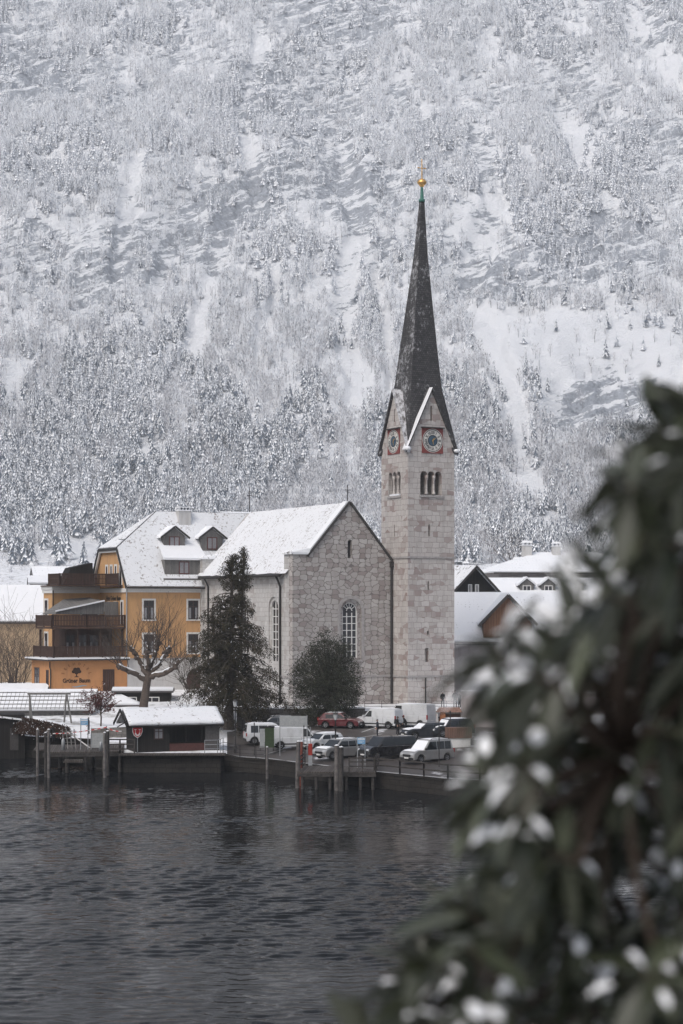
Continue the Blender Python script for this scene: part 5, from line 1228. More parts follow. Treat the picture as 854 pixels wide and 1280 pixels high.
wall_run('hut_foundation', 'dark wet stone foundation below the boat hut', [(X(156,168.3),168.3,0),(X(276,168.0),168.0,0)], 1.5, .5, M['quay_stone'], 0, 'foundation')
# --- signs, lamps, kiosk
bluem = simple('blue_sign_face', (.16,.33,.52), .5, var=.06); greym = simple('pale_sign_back', (.30,.31,.31), .6, var=.15)
def board(name, label, px0, px1, yt, yb, ybase, D, mat, legs=2, top=None, cat='sign'):
    w_ = (px1-px0)/F*D; root = empty(name, (X(px0,D),D,Z(ybase,D)), 0, label, cat); h0 = (ybase-yb)/F*D; h1 = (ybase-yt)/F*D
    m = MB(); m.box(0,w_,-.04,.02,h0,h1); b = m.build('panel', mat, root)
    if top: m = MB(); m.box(0.03,w_-.03,-.048,-.0402,h1-.32*(h1-h0),h1-.06); m.build('header', top, b); 
    if top:
        for k in range(2): m = MB(); m.box(.08,w_*(.85-.2*k),-.046,-.0402,h0+(h1-h0)*(.42-.2*k),h0+(h1-h0)*(.47-.2*k)); m.build('text_line', M['white_paint'], b)
    for x in ((0,w_) if legs == 2 else (w_/2,)): m = MB(); m.tube([(x,.05,-.2),(x,.05,h1+.05)],.045,6); m.build('leg', M['steel'], root)
    return root
board('notice_board', 'blank pale board on two posts behind the quay railing', 350,384,895,908.5,944,167.5, greym)
board('blue_sign', 'small blue and white sign on two posts at the landing stage', 447,456.5,922,930,958,156.2, bluem, 2, M['white_paint'])
board('pier_sign', 'small blue sign frame on two tall posts on the left pier', 101,110,898.5,906,938,171, bluem, 2, M['white_paint'])
def lamp(px, yt, yb, D, label):
    root = empty('street_lamp', (X(px,D),D,Z(yb,D)), 0, label, 'street lamp', 'lantern street lamps on the quay'); h = (yb-yt)/F*D
    m = MB(); m.lathe([(0,-.2),(.13,-.2),(.13,.5),(.07,.6),(.055,h-.75),(.11,h-.72),(.11,h-.66),(0,h-.66)],n=8); m.build('post', M['iron'], root)
    m = MB(); m.lathe([(.12,h-.65),(.2,h-.2),(0,h-.2)],n=6,smooth=False); g = m.build('lantern', simple('milky_lamp_glass',(.45,.46,.46),.4), root)
    m = MB(); m.lathe([(.25,h-.2),(.14,h-.06),(0,h)],n=6,smooth=False); m.build('lantern_cap', M['iron'], root)
lamp(294,874,940,171,'lantern street lamp standing left of the white vans'); lamp(419.5,890,946,163,'lantern street lamp standing by the minivan with snow on its bonnet')
def kiosk():
    D = 168.6; root = empty('poster_stand', (X(325,D),D,Z(936,D)), R(5), 'poster stand with green panel and white panel beside the white vans', 'poster stand')
    m = MB(); m.box(0,.42,0,.3,.1,1.75); m.build('white_panel', greym, root); m = MB(); m.box(.45,1.25,0,.3,.1,1.85); m.build('green_panel', simple('dark_green_panel',(.035,.055,.025),.6), root)
    m = MB(); m.box(-.05,1.3,-.05,.35,1.86,1.95); m.box(.0,.06,.1,.2,-.2,.1); m.box(1.15,1.2,.1,.2,-.2,.1); m.build('frame', M['dark_wood'], root)
kiosk()
def redpost():
    D = 160; root = empty('lifebuoy_post', (X(388,D),D,Z(960,D)), 0, 'short post with red upper half and grey lower half by the landing stage', 'post')
    h = 32/F*D; m = MB(); m.box(-.16,.16,-.12,.12,0,h*.5); m.build('lower_box', M['steel'], root); m = MB(); m.box(-.17,.17,-.14,.14,h*.502,h*.95); m.build('red_box', simple('red_box_paint',(.28,.03,.02),.5), root)
    m = MB(); m.tube([(0,.16,-.2),(0,.16,h*1.6)],.04,5); m.build('pole', M['steel'], root)
redpost()
def pole(px, yt, yb, D, r, label, sign=None):
    root = empty('sign_pole', (X(px,D),D,Z(yb,D)), 0, label, 'pole', 'thin poles on the quay'); h=(yb-yt)/F*D
    m = MB(); m.tube([(0,0,-.2),(0,0,h)],r,6); m.build('shaft', M['iron'], root); m = MB(); m.lathe([(0,.12),(r*1.6,.04),(r*1.5,-.05),(0,-.06)],(0,0,h),6); m.build('finial', M['iron'], root)
pole(549,897,967,153.8,.045,'thin dark pole crossing the side of the silver car'); pole(563,890,936,171,.05,'thin dark pole beside the wooden stall counter'); pole(318,905,946,169,.04,'thin pole left of the poster stand'); pole(380,908,950,163,.035,'thin pole right of the blank pale board')
# pier furniture: gate, ramp, posts, tape
def pier_bits():
    D = 171; root = empty('pier_gate', (X(114,D),D,1.8), R(4), 'grey metal gate panel standing on the left pier', 'gate'); m = MB(); m.box(0,1.15,0,.04,.15,1.45); m.build('panel', greym, root)
    for x in (0,1.15): m = MB(); m.tube([(x,0,0),(x,0,1.6)],.04,6); m.build('post', M['steel'], root)
    D = 172; root = empty('boarding_ramp', (X(80,D),D,1.8), R(8), 'folded slatted boarding ramp leaning on the left pier', 'ramp'); m = MB()
    for x in (0,.35,.7,1.05): m.bar((x,-.3,0),(x-.15,.7,1.7),.08,.06)
    for k in range(5): z=.25+k*.32; m.bar((-.1,-.3+z*.59,z),(1.1,-.3+z*.59,z),.06,.05)
    m.build('slats', M['grey_wood'], root); m = MB(); m.bar((.2,.75,1.55),(2.3,.2,.05),.14,.08); m.build('strut', M['white_paint'], root)
    for (px,yt,D,l) in ((79,924,170,'grey bollard in front of the boarding ramp'),(126,928,169,'short grey bollard before the pier gate')):
        root = empty('bollard', (X(px,D),D,1.8), 0, l, 'bollard'); h = Z(yt,D)-1.8; m = MB(); m.lathe([(0,-.02),(.17,0),(.15,h-.1),(.1,h),(0,h)],n=10); m.build('shaft', M['steel'], root); m = MB(); m.lathe([(0,h+.06),(.12,h+.003),(0,h+.002)],n=10); m.build('snow_cap', M['snow'], root)
    wt = NT('red_white_tape'); sp = wt.N('SeparateXYZ'); wt.L(wt.co(), sp.inputs[0]); wt.color(wt.mix(wt.math('GREATER_THAN', wt.math('FRACT', wt.math('MULTIPLY', sp.outputs[0], 1.6)), .5), (.6,.6,.6), (.5,.04,.04)))
    m = MB(); a = Wp(66,917,178); b = Wp(133,909,173); c = Wp(152,914,171)
    for (p,q) in ((a,b),(b,c)):
        n=8
        for i in range(n):
            t0,t1=i/n,(i+1)/n; s=lambda t: p.lerp(q,t)-Vector((0,0,.5*t*(1-t))); m.bar(s(t0)-a,s(t1)-a,.02,.08)
    tag(m.build('barrier_tape', wt.m, None, a), 'red and white barrier tape strung across the left pier', 'barrier tape')
    root = empty('gate_post', (b.x,b.y,1.7), 0, 'dark post holding the barrier tape', 'post'); m = MB(); m.tube([(0,.06,-.1),(0,.06,b.z-1.6)],.05,6); m.build('shaft', M['iron'], root)
    # timber swing frame in the snowy garden
    D = 192.5; root = empty('timber_frame', (X(37,D),D,Z(901,D)), R(3), 'timber A-frame swing stand before the striped pavilion roof', 'swing frame'); k=F/D; wdt = 46/k; hh = 34/k
    m = MB(); m.tube([(-.2,0,hh),(wdt+.4,0,hh)],.12,7); b_ = m.build('beam', M['grey_wood'], root); m = MB(); m.bar((-.2,0,hh+.12),(wdt+.4,0,hh+.12),.16,.06); m.build('snow_cap', M['snow'], b_)
    for x0,dx in ((0,.35),(0,-.0),(wdt,-.3),(wdt,.55)):
        m = MB(); m.tube([(x0,0,hh),(x0+dx,-.7 if dx>0 else .8,-.2)],.10,6); m.build('leg', M['grey_wood'], root)
    # dark boathouse at the left edge and its covered slip
    D = 183; root = empty('dark_boathouse', (X(-30,D),D,0), R(10), 'dark low boathouse cut by the left edge of the picture', 'boathouse'); m = MB(); m.box(0,4.6,0,4,-.5,4.2); m.build('wall', M['dark_wood'], root)
    m = MB(); m.hexa([(-.2,-.3,4.22),(4.8,-.3,3.6),(4.8,4.2,3.6),(-.2,4.2,4.22),(-.2,-.3,4.4),(4.8,-.3,3.75),(4.8,4.2,3.75),(-.2,4.2,4.4)]); m.build('roof', M['snow_patchy'], root)
    m = MB(); m.bar((4.2,-.2,3.75),(8.4,-1.0,2.75),.16,.22); m.build('beam', M['pile'], root); m = MB(); m.box(3.2,4.0,-.06,-.003,.8,2.9); m.build('doorway', M['dark_trim'], root)
pier_bits()
def right_side():
    D = 150; root = empty('boathouse', (X(700,D),D,0), R(-3), 'dark wooden lakeside boathouse glimpsed through the foreground shrub', 'boathouse')
    m = MB(); m.box(0,14,0,9,-1,3.9); m.build('wall', M['dark_wood'], root)
    m = MB()
    m.hexa([(-.4,-.5,3.9),(14.4,-.5,3.9),(14.4,4.5,5.6),(-.4,4.5,5.6),(-.4,-.5,4.1),(14.4,-.5,4.1),(14.4,4.5,5.85),(-.4,4.5,5.85)]); m.build('roof', M['snow_patchy'], root)
    for k in range(3): m = MB(); m.box(1+k*4.4,4.2+k*4.4,-.05,-.003,.3,3.0); m.build('boat_gate', M['brown_wood'], root)
    D = 165; root = empty('stall_counter', (X(560,D),D,land(560,D)), R(10), 'wooden stall counter on a white base beside the snowy parked car', 'counter'); m = MB(); m.box(.1,2.0,0,1,-.1,.85); m.build('base', M['white_paint'], root); m = MB(); m.box(0,2.1,-.08,1.1,.86,1.75); m.build('counter', wood_mat('stall_boards',(.17,.10,.075),(.22,.13,.10),.2), root)
    p = G(543,909); root = empty('white_cabinet', p, R(-20), 'white utility cabinet right of the large white van', 'cabinet'); m = MB(); m.box(-.45,.45,-.3,.3,0,1.35); m.build('body', M['white_paint'], root, bevel=.02); m = MB(); m.box(-.5,.5,-.35,.35,1.351,1.42); m.build('lid', greym, root); m = MB(); m.box(-.02,.0,-.31,-.301,.1,1.25); m.build('door_seam', M['iron'], root)
    D = 187; root = empty('market_stall', (X(548,D),D,2.75), R(5), 'small orange-fronted stall below the church terrace', 'stall'); m = MB(); m.box(0,.7,0,.6,0,1.5); m.build('counter', simple('orange_front',(.42,.16,.06),.7,var=.3), root); m = MB(); m.box(.72,2.2,.1,.8,0,1.3); m.build('back_wall', M['brown_wood'], root); m = MB(); m.hexa([(-.1,-.2,1.5),(2.3,-.2,1.5),(2.3,1,1.5),(-.1,1,1.5),(.2,0,1.95),(2.1,0,1.95),(2.1,.8,1.95),(.2,.8,1.95)]); m.build('awning', simple('stall_awning',(.22,.13,.10),.8,var=.4), root)
right_side()
# ================================================================== VEHICLES
def paint(name, col, rough=.28, metal=0):
    t = NT(name); n = t.noise(t.co(), 3, 4); n2 = t.noise(t.mapping(t.co(), (1,1,.5)), 2, 5)
    c = t.mix(n, tuple(q*.9 for q in col), col); c = t.mix(t.ramp(n2, [(.5,(0,0,0)),(.8,(.35,.35,.35))]), c, (.12,.11,.10))
    t.color(c); t.b.inputs['Roughness'].default_value = rough; t.b.inputs['Metallic'].default_value = metal; t.b.inputs['Coat Weight'].default_value = .5; t.b.inputs['Specular IOR Level'].default_value = .5; return t.m
PT = dict(white=paint('white_car_paint',(.60,.61,.62)), silver=paint('silver_car_paint',(.38,.37,.36),.3,.5), black=paint('black_car_paint',(.018,.018,.02),.2), red=paint('red_car_paint',(.095,.008,.012)), grey=paint('grey_car_paint',(.12,.125,.13),.3,.4), dark=paint('dark_blue_car_paint',(.03,.033,.04),.25))
tyre_m = simple('tyre_rubber',(.018,.018,.018),.8); rim_m = simple('alloy_rim',(.35,.35,.36),.35,metal=.7); plast = simple('black_plastic',(.025,.025,.026),.6); lampm = glass_mat('headlamp_glass',(.45,.46,.47),.12); tail = simple('red_tail_lamp',(.30,.012,.012),.3); carglass = glass_mat('car_glass',(.012,.014,.016),.04)
def car(name, label, cat, pos, heading, pt, L=4.4, W=1.8, Hh=1.5, belt=.92, hood=.95, ws_b=.95, ws_t=.25, rr_t=-1.9, rr_b=-2.1, sides=((.5,-.35),(-.42,-1.1),(-1.17,-1.75)), snow=('roof',), wr=.32, wb=None, panel_rear=False, tumble=.16, rails=False, stripe=False, group=None, windscreen_snow=False, rear_glass=False):
    root = empty(name, pos, R(heading), label, cat, group); h2 = L/2; fx = h2-.82; rx = wb if wb is not None else -h2+.78
    def arch(c): return [(c+(wr+.07)*math.cos(math.pi*i/8), .24+(wr+.07)*math.sin(math.pi*i/8)+.08) for i in range(9)]
    pr = [(h2-.04,.24)]+[(x,z) for x,z in arch(fx)]+[(fx-wr-.07,.22),(rx+wr+.07,.22)]+arch(rx)+[(-h2+.05,.26),(-h2,.55),(rr_b-.02 if rr_b < -h2+.15 else -h2+.03,belt)]
    if rr_b > -h2+.15: pr += [(rr_b,belt+.03)]
    pr += [(ws_b,belt+.04),((ws_b+h2)/2,hood-.02),(h2-.22,hood-.16),(h2-.04,hood-.30),(h2,.45)]
    m = MB(); m.prism(pr, 'y', -W/2, W/2); body = m.build('body', PT[pt] if isinstance(pt,str) else pt, root, bevel=.055)
    Wb = W-.05; Wt = W-2*tumble; B = belt-.02
    m = MB(); m.hexa([(ws_b,-Wb/2,B),(ws_b,Wb/2,B),(rr_b,Wb/2,B),(rr_b,-Wb/2,B),(ws_t,-Wt/2,Hh),(ws_t,Wt/2,Hh),(rr_t,Wt/2,Hh-.03),(rr_t,-Wt/2,Hh-.03)])
    m.build('cabin', PT[pt] if isinstance(pt,str) else pt, root, bevel=.08)
    def S(x, z, s, o=.014):
        f = (z-B)/(Hh-B); return (x, s*(Wb/2+(Wt/2-Wb/2)*f+o), z)
    zl, zh = belt+.06, Hh-.17; wx = lambda z: ws_b+(ws_t-ws_b)*(z-B)/(Hh-B); rxx = lambda z: rr_b+(rr_t-rr_b)*(z-B)/(Hh-B)
    for s in (-1,1):
        for i,(a,b) in enumerate(sides):
            p = [(min(wx(zl)-.22,a+.28) if i == 0 else a, zl),(b,zl),(b,zh),(min(wx(zh)-.12,a) if i == 0 else a,zh)]
            if i == 0: p[0] = (wx(zl)-.20, zl); p[3] = (wx(zh)-.14, zh)
            m = MB(); m.add([S(x,z,s) for x,z in p]+[S(x,z,s,-.03) for x,z in p], [(0,1,2,3),(7,6,5,4)]+[(k,(k+1)%4,(k+1)%4+4,k+4) for k in range(4)]); m.build('side_window', carglass, root)
    def quadface(xf, z0, z1, wf0, wf1, o, mat, nm):
        m = MB(); a = [(xf(z0)+o,-wf0,z0),(xf(z0)+o,wf0,z0),(xf(z1)+o,wf1,z1),(xf(z1)+o,-wf1,z1)]; b = [(x-o*1.6,y,z-.01) for x,y,z in a]
        m.add(a+b,[(0,1,2,3),(7,6,5,4)]+[(k,(k+1)%4,(k+1)%4+4,k+4) for k in range(4)]); m.build(nm, mat, root)
    quadface(wx, belt+.05, Hh-.09, Wb/2-.10, Wt/2-.06, .022, M['snow'] if windscreen_snow else carglass, 'windscreen')
    if not panel_rear: quadface(rxx, max(belt+.12,1.0), Hh-.14, Wb/2-.14, Wt/2-.09, -.022, carglass, 'rear_window')
    for s in (-1,1):
        for x in (fx, rx):
            m = MB(); c = (x, s*(W/2-.11), wr)
            for (r0,y0,r1,y1) in (): pass
            n = 18; rr_ = [(wr-.02,-.11),(wr,-.07),(wr,.07),(wr-.02,.11),(wr*.64,.115),(wr*.60,.08)]; V = []
            for k in range(n):
                a = 2*math.pi*k/n; V += [(x+r*math.cos(a), s*(W/2-.12+y), wr+r*math.sin(a)) for r,y in rr_]
            q = len(rr_); m.add(V, [(k*q+i,((k+1)%n)*q+i,((k+1)%n)*q+i+1,k*q+i+1) for k in range(n) for i in range(q-1)], True); wh = m.build('wheel', tyre_m, root)
            m = MB(); yo = s*(W/2-.045)
            m.add([(x+wr*.61*math.cos(2*math.pi*k/n), s*(W/2-.06), wr+wr*.61*math.sin(2*math.pi*k/n)) for k in range(n)], [tuple(range(n))])
            m2 = m.build('hub', plast, wh); m = MB()
            for k in range(5):
                a = 2*math.pi*k/5; m.bar((x,yo-.004*s,wr),(x+wr*.58*math.cos(a),yo-.004*s,wr+wr*.58*math.sin(a)),.012,.07)
            for k in range(n): a=2*math.pi*k/n; b=2*math.pi*(k+1)/n; m.bar((x+wr*.57*math.cos(a),yo,wr+wr*.57*math.sin(a)),(x+wr*.57*math.cos(b),yo,wr+wr*.57*math.sin(b)),.03,.03)
            m.build('rim', rim_m, wh)
            m = MB(); m.box(x-wr-.05,x+wr+.05,s*(W/2-.25),s*(W/2-.36),.2,.2+wr+.2) ; m.build('wheel_well', plast, root)
        m = MB(); m.hexa([(h2-.30,s*(W/2-.02),hood-.38),(h2-.02,s*(W/2-.10),hood-.40),(h2+.012,s*(W/2-.50),hood-.40),(h2-.10,s*(W/2-.42),hood-.38),(h2-.42,s*(W/2+.006),hood-.19),(h2-.16,s*(W/2-.06),hood-.22),(h2-.02,s*(W/2-.48),hood-.26),(h2-.14,s*(W/2-.40),hood-.24)]); m.build('headlight', lampm, root)
        zt = Hh-.35 if panel_rear else belt+.12
        m = MB(); m.box(-h2-.012,-h2+.07,s*(W/2-.16),s*(W/2+.004),.75 if not panel_rear else .8,1.05 if not panel_rear else 1.25); m.build('tail_light', tail, root)
        m = MB(); m.box(ws_b-.28,ws_b-.10,s*(W/2+.02),s*(W/2+.20),belt+.05,belt+.22); m.build('mirror', plast if pt != 'white' else PT['white'], root, bevel=.03)
    m = MB(); m.box(h2-.08,h2+.02,-W/2+.12,W/2-.12,.28,.44); m.build('bumper', plast, root); m = MB(); m.box(-h2-.02,-h2+.08,-W/2+.1,W/2-.1,.28,.5); m.build('bumper', plast if pt in('white','black') else PT[pt], root)
    m = MB(); m.box(h2-.06,h2+.016,-W*.26,W*.26,.50,hood-.36); m.build('grille', plast, root)
    for xx, s in ((h2+.03,1),(-h2-.03,-1)): m = MB(); m.box(xx-.01,xx+.01,-.26,.26,.36 if s > 0 else .62,.47 if s > 0 else .73); m.build('number_plate', M['white_paint'], root)
    if panel_rear:
        for s in (-1,1):
            m = MB(); m.box(-h2+.25,ws_b-.1,s*(W/2-.01),s*(W/2+.012),.40,.52); m.build('side_moulding', plast, root)
            for x in (.18, -h2+.95 if L > 4.7 else -.9): m = MB(); m.box(x-.008,x+.008,s*(W/2-.01),s*(W/2+.004),.5,belt); m.build('door_seam', plast, root)
        m = MB(); m.box(-h2-.008,-h2+.02,-.008,.008,.5,belt); m.build('door_seam', plast, root)
        if rear_glass:
            for s in (-1,1): quadw = MB(); a_=[(rxx(z)-.02,s*y,z) for z,y in ((belt+.14,.08),(belt+.14,W/2-.2),(Hh-.2,W/2-.26),(Hh-.2,.08))]; b_=[(x+.05,y,z) for x,y,z in a_]; quadw.add(a_+b_,[(0,1,2,3),(7,6,5,4)]+[(k,(k+1)%4,(k+1)%4+4,k+4) for k in range(4)]); quadw.build('rear_window', carglass, root)
    if stripe:
        for s in (-1,1): m = MB(); m.bar((-h2+.15,s*(W/2+.004),belt-.02),(ws_b+.2,s*(W/2+.004),belt-.02),.012,.03); m.build('side_moulding', rim_m, root)
    if rails:
        for s in (-1,1): m = MB(); m.tube([(ws_t-.15,s*(Wt/2-.06),Hh+.0),(ws_t-.3,s*(Wt/2-.06),Hh+.07),(rr_t+.3,s*(Wt/2-.06),Hh+.06),(rr_t+.15,s*(Wt/2-.06),Hh-.02)],.025,5); m.build('roof_rail', plast, root)
    if 'roof' in snow:
        m = MB(); n=8; V=[]
        for i in range(n+1):
            for j in range(5):
                x = rr_t+.12+(ws_t-rr_t-.2)*i/n; y=(j/4-.5)*(Wt-.16); e = 0 if (i in(0,n) or j in(0,4)) else .05+.02*mnoise.noise(Vector((x*2,y*2,1))); V.append((x,y,Hh-.015+(.018)+e-.03*(1-i/n)*0))
        m.add(V,[(i*5+j,(i+1)*5+j,(i+1)*5+j+1,i*5+j+1) for i in range(n) for j in range(4)],True); m.build('roof_snow', M['snow'], root)
    if 'hood' in snow:
        m = MB(); n=6; V=[]; xa, xb = ws_b+.06, h2-.25
        for i in range(n+1):
            for j in range(5):
                t=i/n; x=xa+(xb-xa)*t; z = (belt+.06)*(1-t)+(hood-.12)*t + .02+.05*math.sin(math.pi*t)*.9; y=(j/4-.5)*(W-.35); V.append((x,y,z+(.03 if 0<j<4 and 0<i<n else -.01)))
        m.add(V,[(i*5+j,(i+1)*5+j,(i+1)*5+j+1,i*5+j+1) for i in range(n) for j in range(4)],True); m.build('bonnet_snow', M['snow'], root)
    return root
VAN = dict(sides=((1.2,.35),), panel_rear=True, tumble=.10)
GP = 'vehicles parked between church and lake'
def gp(px, D): return (X(px,D), D, land(px,D)+.03)
car('silver_van', 'silver compact van with side windows parked nearest the quay railing', 'car', gp(534,157.3), 219, 'silver', 4.45, 1.8, 1.84, .98, 1.05, 1.15, .35, -1.95, -2.14, ((.5,-.30),(-.38,-1.15),(-1.22,-1.85)), ('roof','hood'), group=GP, rails=True, windscreen_snow=True)
car('black_van', 'long black van with dark windows beside the landing stage', 'van', gp(485,160.8), 215, 'black', 5.2, 1.92, 1.86, 1.10, 1.15, 1.62, .95, -2.25, -2.48, ((1.0,.2),(.1,-1.0),(-1.1,-2.1)), (), wr=.34, group=GP, stripe=True)
car('minivan', 'light minivan with roof rails and snowy bonnet right of the red-topped post', 'car', gp(424,163.0), 220, 'silver', 4.5, 1.85, 1.66, .98, 1.04, 1.15, .35, -1.85, -2.12, ((.5,-.30),(-.38,-1.15),(-1.22,-1.8)), ('hood','roof'), group=GP, rails=True)
car('small_car', 'small white car with snow-dusted bonnet squeezed behind the light minivan', 'car', gp(403,169.4), 216, 'white', 4.0, 1.72, 1.5, .92, .98, .95, .2, -1.5, -1.92, ((.4,-.35),(-.42,-1.2)), ('hood','roof'), group=GP)
car('panel_van', 'white panel van with twin rear doors nearest the blank pale board', 'van', gp(372,171.6), 12, 'white', 4.95, 1.88, 1.95, 1.05, 1.10, 1.45, .75, -2.35, -2.46, group=GP, wr=.33, rear_glass=True, **VAN)
car('estate_van', 'white windowed van at the left end behind the poster stand', 'van', gp(337.5,176.6), 12, 'white', 4.7, 1.85, 1.88, 1.02, 1.08, 1.2, .45, -2.2, -2.33, ((.6,-.3),(-.38,-1.15),(-1.22,-1.9)), ('roof',), group=GP)
car('grey_estate_car', 'grey estate car parked against the retaining wall behind the white vans', 'car', gp(341,185.6), 190, 'grey', 4.6, 1.8, 1.5, .92, .98, .95, .2, -2.0, -2.27, group=GP, snow=('roof','hood'), rails=True)
car('red_car', 'red hatchback parked beside the round evergreen', 'car', gp(426,184.9), -18, 'red', 4.1, 1.76, 1.5, .92, .98, .95, .2, -1.5, -2.0, ((.4,-.35),(-.42,-1.25)), ('roof',), group=GP)
car('delivery_van', 'smaller white delivery van parked left of the large one below the church', 'van', gp(474,185.2), 150, 'white', 4.5, 1.85, 1.85, 1.05, 1.10, 1.35, .6, -2.14, -2.24, snow=('roof',), group=GP, **VAN)
car('large_van', 'largest white van with rear doors towards the lake below the church', 'van', gp(512,187.0), 148, 'white', 5.0, 1.98, 2.25, 1.15, 1.2, 1.75, 1.0, -2.4, -2.49, snow=('roof',), wr=.34, group=GP, **VAN)
car('dark_car', 'dark estate car with snowy windscreen between black van and large white van', 'car', gp(532,172.4), 203, 'dark', 4.5, 1.8, 1.45, .90, .96, .95, .2, -1.9, -2.2, snow=('hood',), group=GP, windscreen_snow=True)
car('snowy_car', 'snow-covered small off-road car beside the stall counter', 'car', gp(563,173.0), 205, 'dark', 4.1, 1.8, 1.62, .95, 1.0, .95, .45, -1.75, -2.0, ((.4,-.35),(-.42,-1.4)), ('roof','hood'), group=GP, wr=.36, windscreen_snow=True)

# ================================================================== PEOPLE
def person(px, D, heading, label, jacket=(.02,.02,.024), trousers=(.018,.018,.022), hat=None, pose='stand', pack=None, z=None, height=1.75):
    zz = land(px, D)+.03 if z is None else z
    root = empty('person', (X(px,D),D,zz), R(heading), label, 'person')
    st = .13 if pose == 'walk' else .03; lean = .32 if pose == 'bend' else 0
    P = {}; E_ = []
    def n(k, x, y, z_, r, par=None, ry=None):
        P[k] = ((x + lean*max(0,z_-.9)*1.1, y, z_ - lean*.35*max(0,z_-.9)), r, ry or r)
        if par: E_.append((par, k))
    n('pel',0,0,.95,.13,None,.155); n('wst',0,0,1.12,.115,'pel',.135); n('chs',.01,0,1.33,.125,'wst',.17); n('nk0',0,0,1.47,.075,'chs'); n('nk',0.01,0,1.53,.055,'nk0'); n('hd',.025,0,1.63,.082,'nk',.075); n('tp',.02,0,1.72,.066,'hd')
    for s, q in ((1,'l'),(-1,'r')):
        n('sh'+q,0,s*.17,1.42,.068,'chs'); fw = .16 if pose != 'stand' else .03
        n('el'+q,-.02+fw*.5*s,s*.245,1.16,.052,'sh'+q); n('wr'+q,.10+fw*s,s*.22,.94,.034,'el'+q); n('hn'+q,.13+fw*s,s*.215,.875,.038,'wr'+q,.028)
        n('hp'+q,0,s*.095,.88,.098,'pel'); n('kn'+q,.02+st*s,s*.105,.49,.070,'hp'+q); n('an'+q,-.01+st*1.4*s,s*.115,.10,.048,'kn'+q); n('to'+q,.15+st*1.4*s,s*.13,.04,.042,'an'+q)
    keys = list(P); me = bpy.data.meshes.new('person_body'); me.from_pydata([P[k][0] for k in keys], [(keys.index(a),keys.index(b)) for a,b in E_], []); me.update()
    o = bpy.data.objects.new('b', me); COL.objects.link(o); sk = o.modifiers.new('s','SKIN'); sk.use_smooth_shade = True; ss = o.modifiers.new('u','SUBSURF'); ss.levels = 2; ss.render_levels = 2
    for i,k in enumerate(keys): me.skin_vertices[0].data[i].radius = (P[k][1], P[k][2])
    me.skin_vertices[0].data[0].use_root = True
    bpy.context.view_layer.update(); em = bpy.data.meshes.new_from_object(o.evaluated_get(bpy.context.evaluated_depsgraph_get())); bpy.data.objects.remove(o)
    m = MB(); m.add([v.co[:] for v in em.vertices], [tuple(p.vertices) for p in em.polygons], True)
    hd = Vector(P['hd'][0]); zsk = hd.z-.07; zw = 1.0-lean*.03
    for q, s in (('l',1),('r',-1)):                        # five fingers and the thumb curl from each palm
        c = Vector(P['hn'+q][0])
        for i in range(4): m.tube([c+Vector((-.03+.02*i,0,-.02)), c+Vector((-.028+.02*i,-s*.008,-.065-.006*(i in(1,2)))), c+Vector((-.02+.02*i,-s*.03,-.09))],[.010,.009,.007],5)
        m.tube([c+Vector((.03,0,.015)),c+Vector((.055,-s*.01,-.02)),c+Vector((.05,-s*.02,-.045))],[.012,.010,.008],5)
    m.tube([hd+Vector((.07,0,.03)),hd+Vector((.105,0,-.005)),hd+Vector((.075,0,-.015))],[.008,.016,.01],5)
    for s in (-1,1): m.lathe([(0,-.02),(.012,-.01),(.012,.02),(0,.03)], hd+Vector((0,s*.08,0)), 6)
    m.m = []
    for f in m.f:
        c = sum((Vector(m.v[i]) for i in f), Vector())/len(f)
        hand = any((c-Vector(P['hn'+q][0])).length < .11 for q in 'lr') and abs(c.y) > .15
        m.m.append(2 if (c.z > zsk or hand) else (3 if c.z < .10 else (0 if c.z > zw-.15+.0 and not(c.z < .83) else 1)))
    sc_ = height/1.78
    b = m.build('body', [simple('jacket',jacket,.8), simple('trousers',trousers,.85), simple('skin',(.40,.25,.19),.6,var=.05), simple('boots',(.015,.013,.012),.7)], root)
    m = MB(); m.lathe([(.088,-.01),(.096,.03),(.085,.075),(.05,.11),(0,.122)] , hd+Vector((-.012,0,.0)), 12); m.build('cap' if hat else 'hair', simple('headwear' if hat else 'hair', hat or (.03,.02,.015), .9), root)
    m = MB()
    for s in (-1,1): m.lathe([(0,-.008),(.008,0),(0,.008)], hd+Vector((.078,s*.028,.022)), 6)
    m.build('eyes', M['iron'], root); m = MB(); m.bar(hd+Vector((.083,-.022,-.035)), hd+Vector((.083,.022,-.035)), .006, .008); m.build('mouth', simple('lips',(.25,.10,.09),.6), root)
    if pack:
        m = MB(); x0 = -.14+lean*.3; m.hexa([(x0-.20,-.15,1.05),(x0,-.15,1.05),(x0,.15,1.05),(x0-.20,.15,1.05),(x0-.14,-.12,1.48),(x0,-.13,1.5),(x0,.13,1.5),(x0-.14,.12,1.48)])
        if lean: m.v = [(x+lean*.3, y, z_-.1) for x,y,z_ in m.v]
        k = m.build('backpack', simple('backpack_cloth', pack, .85), None, bevel=.03); k.parent = root
    root.scale = (sc_,)*3
    return root
person(472,174.6,195,'person in dark clothes standing alone on the asphalt behind the black van',jacket=(.02,.022,.03))
person(497,176.0,-20,'person with a backpack standing between black van and white vans',jacket=(.022,.02,.02),pack=(.03,.03,.035))
person(507.5,177.0,170,'person in black bending forward right next to the one with the backpack',pose='bend',jacket=(.012,.012,.013))
TZ = 4.1
person(553.5,192.6,-70,'person in dark coat and pale hat behind the terrace railing at the tower foot',hat=(.55,.54,.53),z=4.32)
person(569,193.2,100,'taller of two people in black at the terrace steps right of the tower',jacket=(.008,.008,.009),z=4.32,height=1.85)
person(574.5,193.6,150,'shorter person in black with pale cap at the terrace steps',jacket=(.012,.012,.014),hat=(.4,.4,.4),z=4.32,height=1.6)
